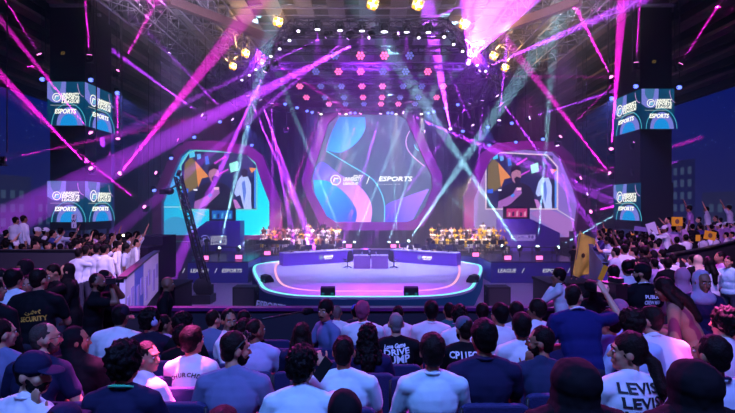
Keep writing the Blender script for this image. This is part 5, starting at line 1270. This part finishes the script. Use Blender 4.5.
crowd_row(13.0, 612, 664, 0, 7, stdk, CR, 'third line, right crowd', g, 3.08, .5)
crowd_row(15.0, 606, 662, 0, 9, stdk, CR, 'fourth line, right crowd', g, 3.08, .5)
crowd_row(17.0, 600, 668, 0, 11, stdk, CR, 'fifth line, right crowd', g, 3.08, .5)
crowd_row(19.2, 596, 672, 0, 12, stdk, CR, 'sixth line, right crowd', g, 3.08, .5)
g = 'people in the right stand'
crowd_row(14.6, 676, 740, 0, 8, [4, 5, 7, 4], CR, 'front row, right stand', g, 3.5, .5, yslope=4.0)
crowd_row(15.6, 664, 740, 0, 9, [4, 5, 7], CR, 'second row, right stand', g, 3.8, .5, yslope=4.5)
crowd_row(17.5, 664, 736, 0, 9, [5, 4, 2], CR, 'third row, right stand', g, 4.0, .5, yslope=4)
# ---- musicians
mp = [person('x', (0, 0, 1.34), 0, pose='sit', voxel=.03, garment='shirt', arms='phone', yaw=0), person('x', (0, 0, 1.34), 0, pose='sit', voxel=.03, garment='tee', rarm='wave', larm='phone', hair='volume'),
      person('x', (0, 0, 1.76), 0, pose='stand', voxel=.03, garment='shirt', arms='phone')]
flush_people()
for r in mp: r.location = (0, 0, -50)
OC = [(c(225, 215, 190), 'cream'), (c(235, 230, 225), 'white'), (c(230, 190, 40), 'yellow'), (BK, 'black'), (c(120, 60, 50), 'dark red')]
far_save, far = far, mp
ACT_save, ACT = ACT, ['playing', 'bowing', 'standing']
YEL = [OC[2], OC[2], OC[1], OC[3], OC[0]]
for side, xa, xb, cols in (('left', 262, 340, OC), ('right', 430, 505, YEL)):
    for row, (y, fz, n) in enumerate(((41.6, 1.6, 12), (42.9, 1.8, 15), (44.2, 2.1, 16), (45.6, 2.5, 16))):
        a_, b_ = (xa, xb-4*0) if row else (xa, xb)
        if row == 0: a_, b_ = (258, 292) if side == 'left' else (460, 506)
        if row == 0: n = 6
        crowd_row(y, a_, b_, 0, n, [0, 1, 0, 1, 2] if row > 1 else [0, 1], cols, '%s row, %s musicians' % (WORDS[row], side), 'musicians at the %s of the stage' % side, fz, PI, .15)
far, ACT = far_save, ACT_save
for s in (-1, 1):
    m = MB()
    for y, z in ((42.9, 1.8), (44.2, 2.1), (45.6, 2.5)):
        x0, x1 = (X(258, y), X(343, y)) if s < 0 else (X(426, y), X(508, y)); m.box((x0+x1)/2, y, z/2+.5, x1-x0, 1.28, z-1.0)
    o = m.build('orchestra_riser', pbr('riser_cloth', c(40, 34, 60), .7)); tag(o, 'dark stepped riser under the %s musicians' % ('left' if s < 0 else 'right'), 'platform')
for side, a_, b_ in (('left', 258, 292), ('right', 460, 508)):
    for i in range(6):
        px = a_+(b_-a_)*(i+.2)/6; D = 40.9; r = empty('music_stand', (X(px, D), D, 1.6))
        MB().cyl((0, 0, 0), (0, 0, .95), .02, seg=6).build('pole', BLKM, r); MB().box(0, 0, 1.05, .5, .04, .34).build('desk', BLKM, r)
        for k in range(3): MB().cyl((0, 0, .2), (.25*math.cos(k*2.1), .25*math.sin(k*2.1), 0), .012, seg=5).build('leg', BLKM, r)
        tag(r, 'black music stand before the %s musicians, %s from the left' % (side, WORDS[i]), 'music stand', 'music stands')
for o in PRO+mp:      # the patterns themselves are not part of the hall
    for ch in list(o.children): bpy.data.objects.remove(ch)
    bpy.data.objects.remove(o)

# ================================================================== THINGS PEOPLE HOLD OR STAND BY
def camera_body(loc, rz, label, sc_=1, pink=False):
    r = empty('video_camera', loc, rz); r.scale = (sc_,)*3
    MB().box(0, 0, 0, .12, .2, .13).box(0, -.04, .09, .05, .12, .04).build('body', BLKM, r); MB().cyl((0, .1, 0), (0, .26, 0), .045, .055).build('lens', BLACK, r)
    MB().box(-.1, 0, .02, .015, .1, .07).build('screen', glow('cam_screen', c(200, 120, 220) if pink else c(60, 80, 140), .8), r); return tag(r, label, 'camera')
camera_body(P(111, 281, 6.5), -1.25, 'black camera held by the photographer in khaki trousers', .6)
camera_body(P(612, 290, 6.0), .3, 'video camera with pink lit screen in front of the dark jacket', 1.5, True)
r = camera_body(P(157, 255, 21.7), .2, 'broadcast camera on a tripod on the left riser', 2.6); t = MB()
for k in range(3): t.cyl((0, 0, -.06), (.22*math.cos(k*2.1+.5), .22*math.sin(k*2.1+.5), -.48), .014, seg=6)
t.build('tripod', BLKM, r)
# flag
fl = empty('flag', (X(576, 23.6), 23.6, 3.2)); MB().cyl((.0, 0, -.1), (.25, 0, 1.35), .02).build('pole', STEEL, fl)
m = MB(); nx, nz = 10, 14; vs = []
for i in range(nx+1):
    for j in range(nz+1):
        u, v_ = i/nx, j/nz; top = 1.3-.55*u; bot = -1.0+.3*abs(u-.4); z = top*(1-v_)+bot*v_
        vs.append((.25-.35*v_+u*(.95+.25*math.sin(v_*3))*(1-.25*v_)-.05, .1*math.sin(u*7+v_*3)+.05*math.sin(v_*9), z))
m.add(vs, [(i*(nz+1)+j, (i+1)*(nz+1)+j, (i+1)*(nz+1)+j+1, i*(nz+1)+j+1) for i in range(nx) for j in range(nz)], 0, True)
o = m.build('cloth', cloth(c(230, 215, 80)), fl); sd = o.modifiers.new('s', 'SOLIDIFY'); sd.thickness = .01
m = MB(); m.ell((.3, -.12, .1), (.09, .02, .12)); m.build('emblem', cloth(c(90, 70, 30)), fl)
tag(fl, 'large yellow flag with dark emblem waved on the right riser', 'flag')
YELC = cloth(c(225, 180, 40)); WHC = cloth(c(190, 190, 205))
for i, (px, py, D, w, hh, rz, mat, lab) in enumerate(((677, 221.5, 16, .36, .3, .0, YELC, 'small yellow flag held high above the right stand'), (710, 235.5, 15.5, .4, .28, .2, YELC, 'yellow placard with emblem in the front of the right stand'), (652, 229, 16, .3, .42, -.3, WHC, 'white pointed placard above the right crowd'), (698, 238, 15.5, .14, .2, 0, YELC, 'small yellow card beside the placard in the right stand'),
   (641, 229, 17, .5, .16, .1, pbr('scarf_grey', c(120, 110, 160), .8), 'grey scarf stretched above the right crowd'), (630, 236, 17, .3, .12, -.2, YELC, 'yellow scarf held out in the right crowd'), (677, 228, 17, .3, .14, .3, pbr('ochre', c(150, 110, 50), .8), 'ochre scarf under the small yellow flag'), (603, 273, 9, .1, .3, .5, YELC, 'folded yellow banner standing at the barrier end'), (604.5, 231, 20, .18, .2, .2, YELC, 'yellow paper held up behind the flag'), (74, 221, 14.4, .14, .42, 0, WHC, 'white lettered sign held up in the left crowd'))):
    r = empty('placard', P(px, py, D), 0); MB().box(0, 0, 0, w, .02, hh, 0).build('sheet', mat, r); MB().cyl((w*.4, .02, -hh*.3), (w*.45, .02, -hh*.5-.35), .012, seg=6).build('stick', STEEL, r)
    if i in (0, 1): MB().ell((0, -.012, 0), (w*.2, .006, hh*.28)).build('emblem', cloth(c(120, 90, 60)), r)
    if i == 9:
        for k, ch in enumerate('EWIN'[:3]): text(ch, PK, r, (0, -.014, .13-k*.13), height=.09)
    r.rotation_euler = (0, rz, rz*.5); tag(r, lab, 'sign')
# phone torch in the left crowd
r = empty('mobile_phone', P(123.5, 237, 12.2)); MB().box(0, 0, 0, .075, .012, .15).build('body', BLACK, r); MB().ell((.0, -.01, .04), (.03, .006, .03)).build('torch', glow('torch', c(255, 235, 170), 14, True), r); tag(r, 'phone with its torch shining held over the left crowd', 'phone')
r = empty('mobile_phone', P(323, 369, 3.1)); MB().box(0, 0, 0, .012, .075, .15).build('body', BLACK, r); r.rotation_euler = (.5, .3, 1.0); tag(r, 'black phone in the hand of the curly haired man in pale green', 'phone')
# table with white cloth and mesh chairs at the left
r = empty('cloth_table', (X(66, 7.3), 7.3, tz(7.3)), -.35); MB().box(0, 0, .73, 1.1, .6, .04).build('table_top', cloth(W1), r); m = MB()
for i in range(16): m.box(-.55+1.1*(i+.5)/16, -.31+.015*math.sin(i*2.2), .38, .075, .02, .68); 
m.build('tablecloth_front', cloth(W1), r); MB().box(.56, 0, .38, .02, .6, .68).build('tablecloth_side', cloth(W1), r); tag(r, 'table under a white cloth lit magenta behind the guard', 'table')
spot('table_spot', (-4, 10, 12), (X(66, 7.3), 7.3, 4), (1, .15, .7), 1500, 9, .5, .1)  # magenta spot high up, aimed at the cloth table
for i in range(4):
    D = 5.6+.42*i; audience_chair(X(77-1.0*i, D)+.0*i, D, tz(D), -1.3, 'blue mesh chair in the side row behind the guard, %s from the front' % WORDS[i])
# boom microphone
r = empty('boom_microphone', P(262, 319, 6.2)); b = P(306, 311.5, 6.9)-r.location; MB().cyl((0, 0, 0), b, .014).build('pole', BLKM, r); d = b.normalized(); MB().cap(b, b+d*.1, .055, .045).build('windshield', cloth(BK), r); tag(r, 'black boom microphone on a pole above the empty chairs', 'microphone')
r = empty('white_sofa', (X(411, 43.2), 43.0, SZ-.02)); MB().box(0, .2, .3, 1.6, .8, .4).ell((0, .5, .75), (.85, .2, .4)).build('seat', cloth(W1), r); MB().ell((-.8, .2, .45), (.14, .45, .3)).ell((.8, .2, .45), (.14, .45, .3)).build('armrest', cloth(W1), r); tag(r, 'white rounded sofa behind the right stage desk', 'sofa')
w = bpy.data.worlds.new('night'); bpy.context.scene.world = w; w.use_nodes = True
w.node_tree.nodes['Background'].inputs[0].default_value = (.006, .004, .02, 1); w.node_tree.nodes['Background'].inputs[1].default_value = 1
cd = bpy.data.cameras.new('camera'); cam = bpy.data.objects.new('camera', cd); C.objects.link(cam)
cd.sensor_width = 36; cd.lens = 36*F/735; cam.location = (0, 0, CZ); cam.rotation_euler = (PI/2, 0, 0); cd.clip_start = .05; cd.clip_end = 200
bpy.context.scene.camera = cam
sc = bpy.context.scene; sc.view_settings.view_transform = 'Standard'; sc.view_settings.look = 'None'; sc.view_settings.exposure = 0; sc.view_settings.gamma = 1
sc.view_settings.use_curve_mapping = False
sc.cycles.volume_bounces = 0; sc.cycles.max_bounces = 4; sc.cycles.diffuse_bounces = 2; sc.cycles.glossy_bounces = 2; sc.cycles.use_denoising = True; sc.cycles.use_adaptive_sampling = False; sc.cycles.transparent_max_bounces = 96
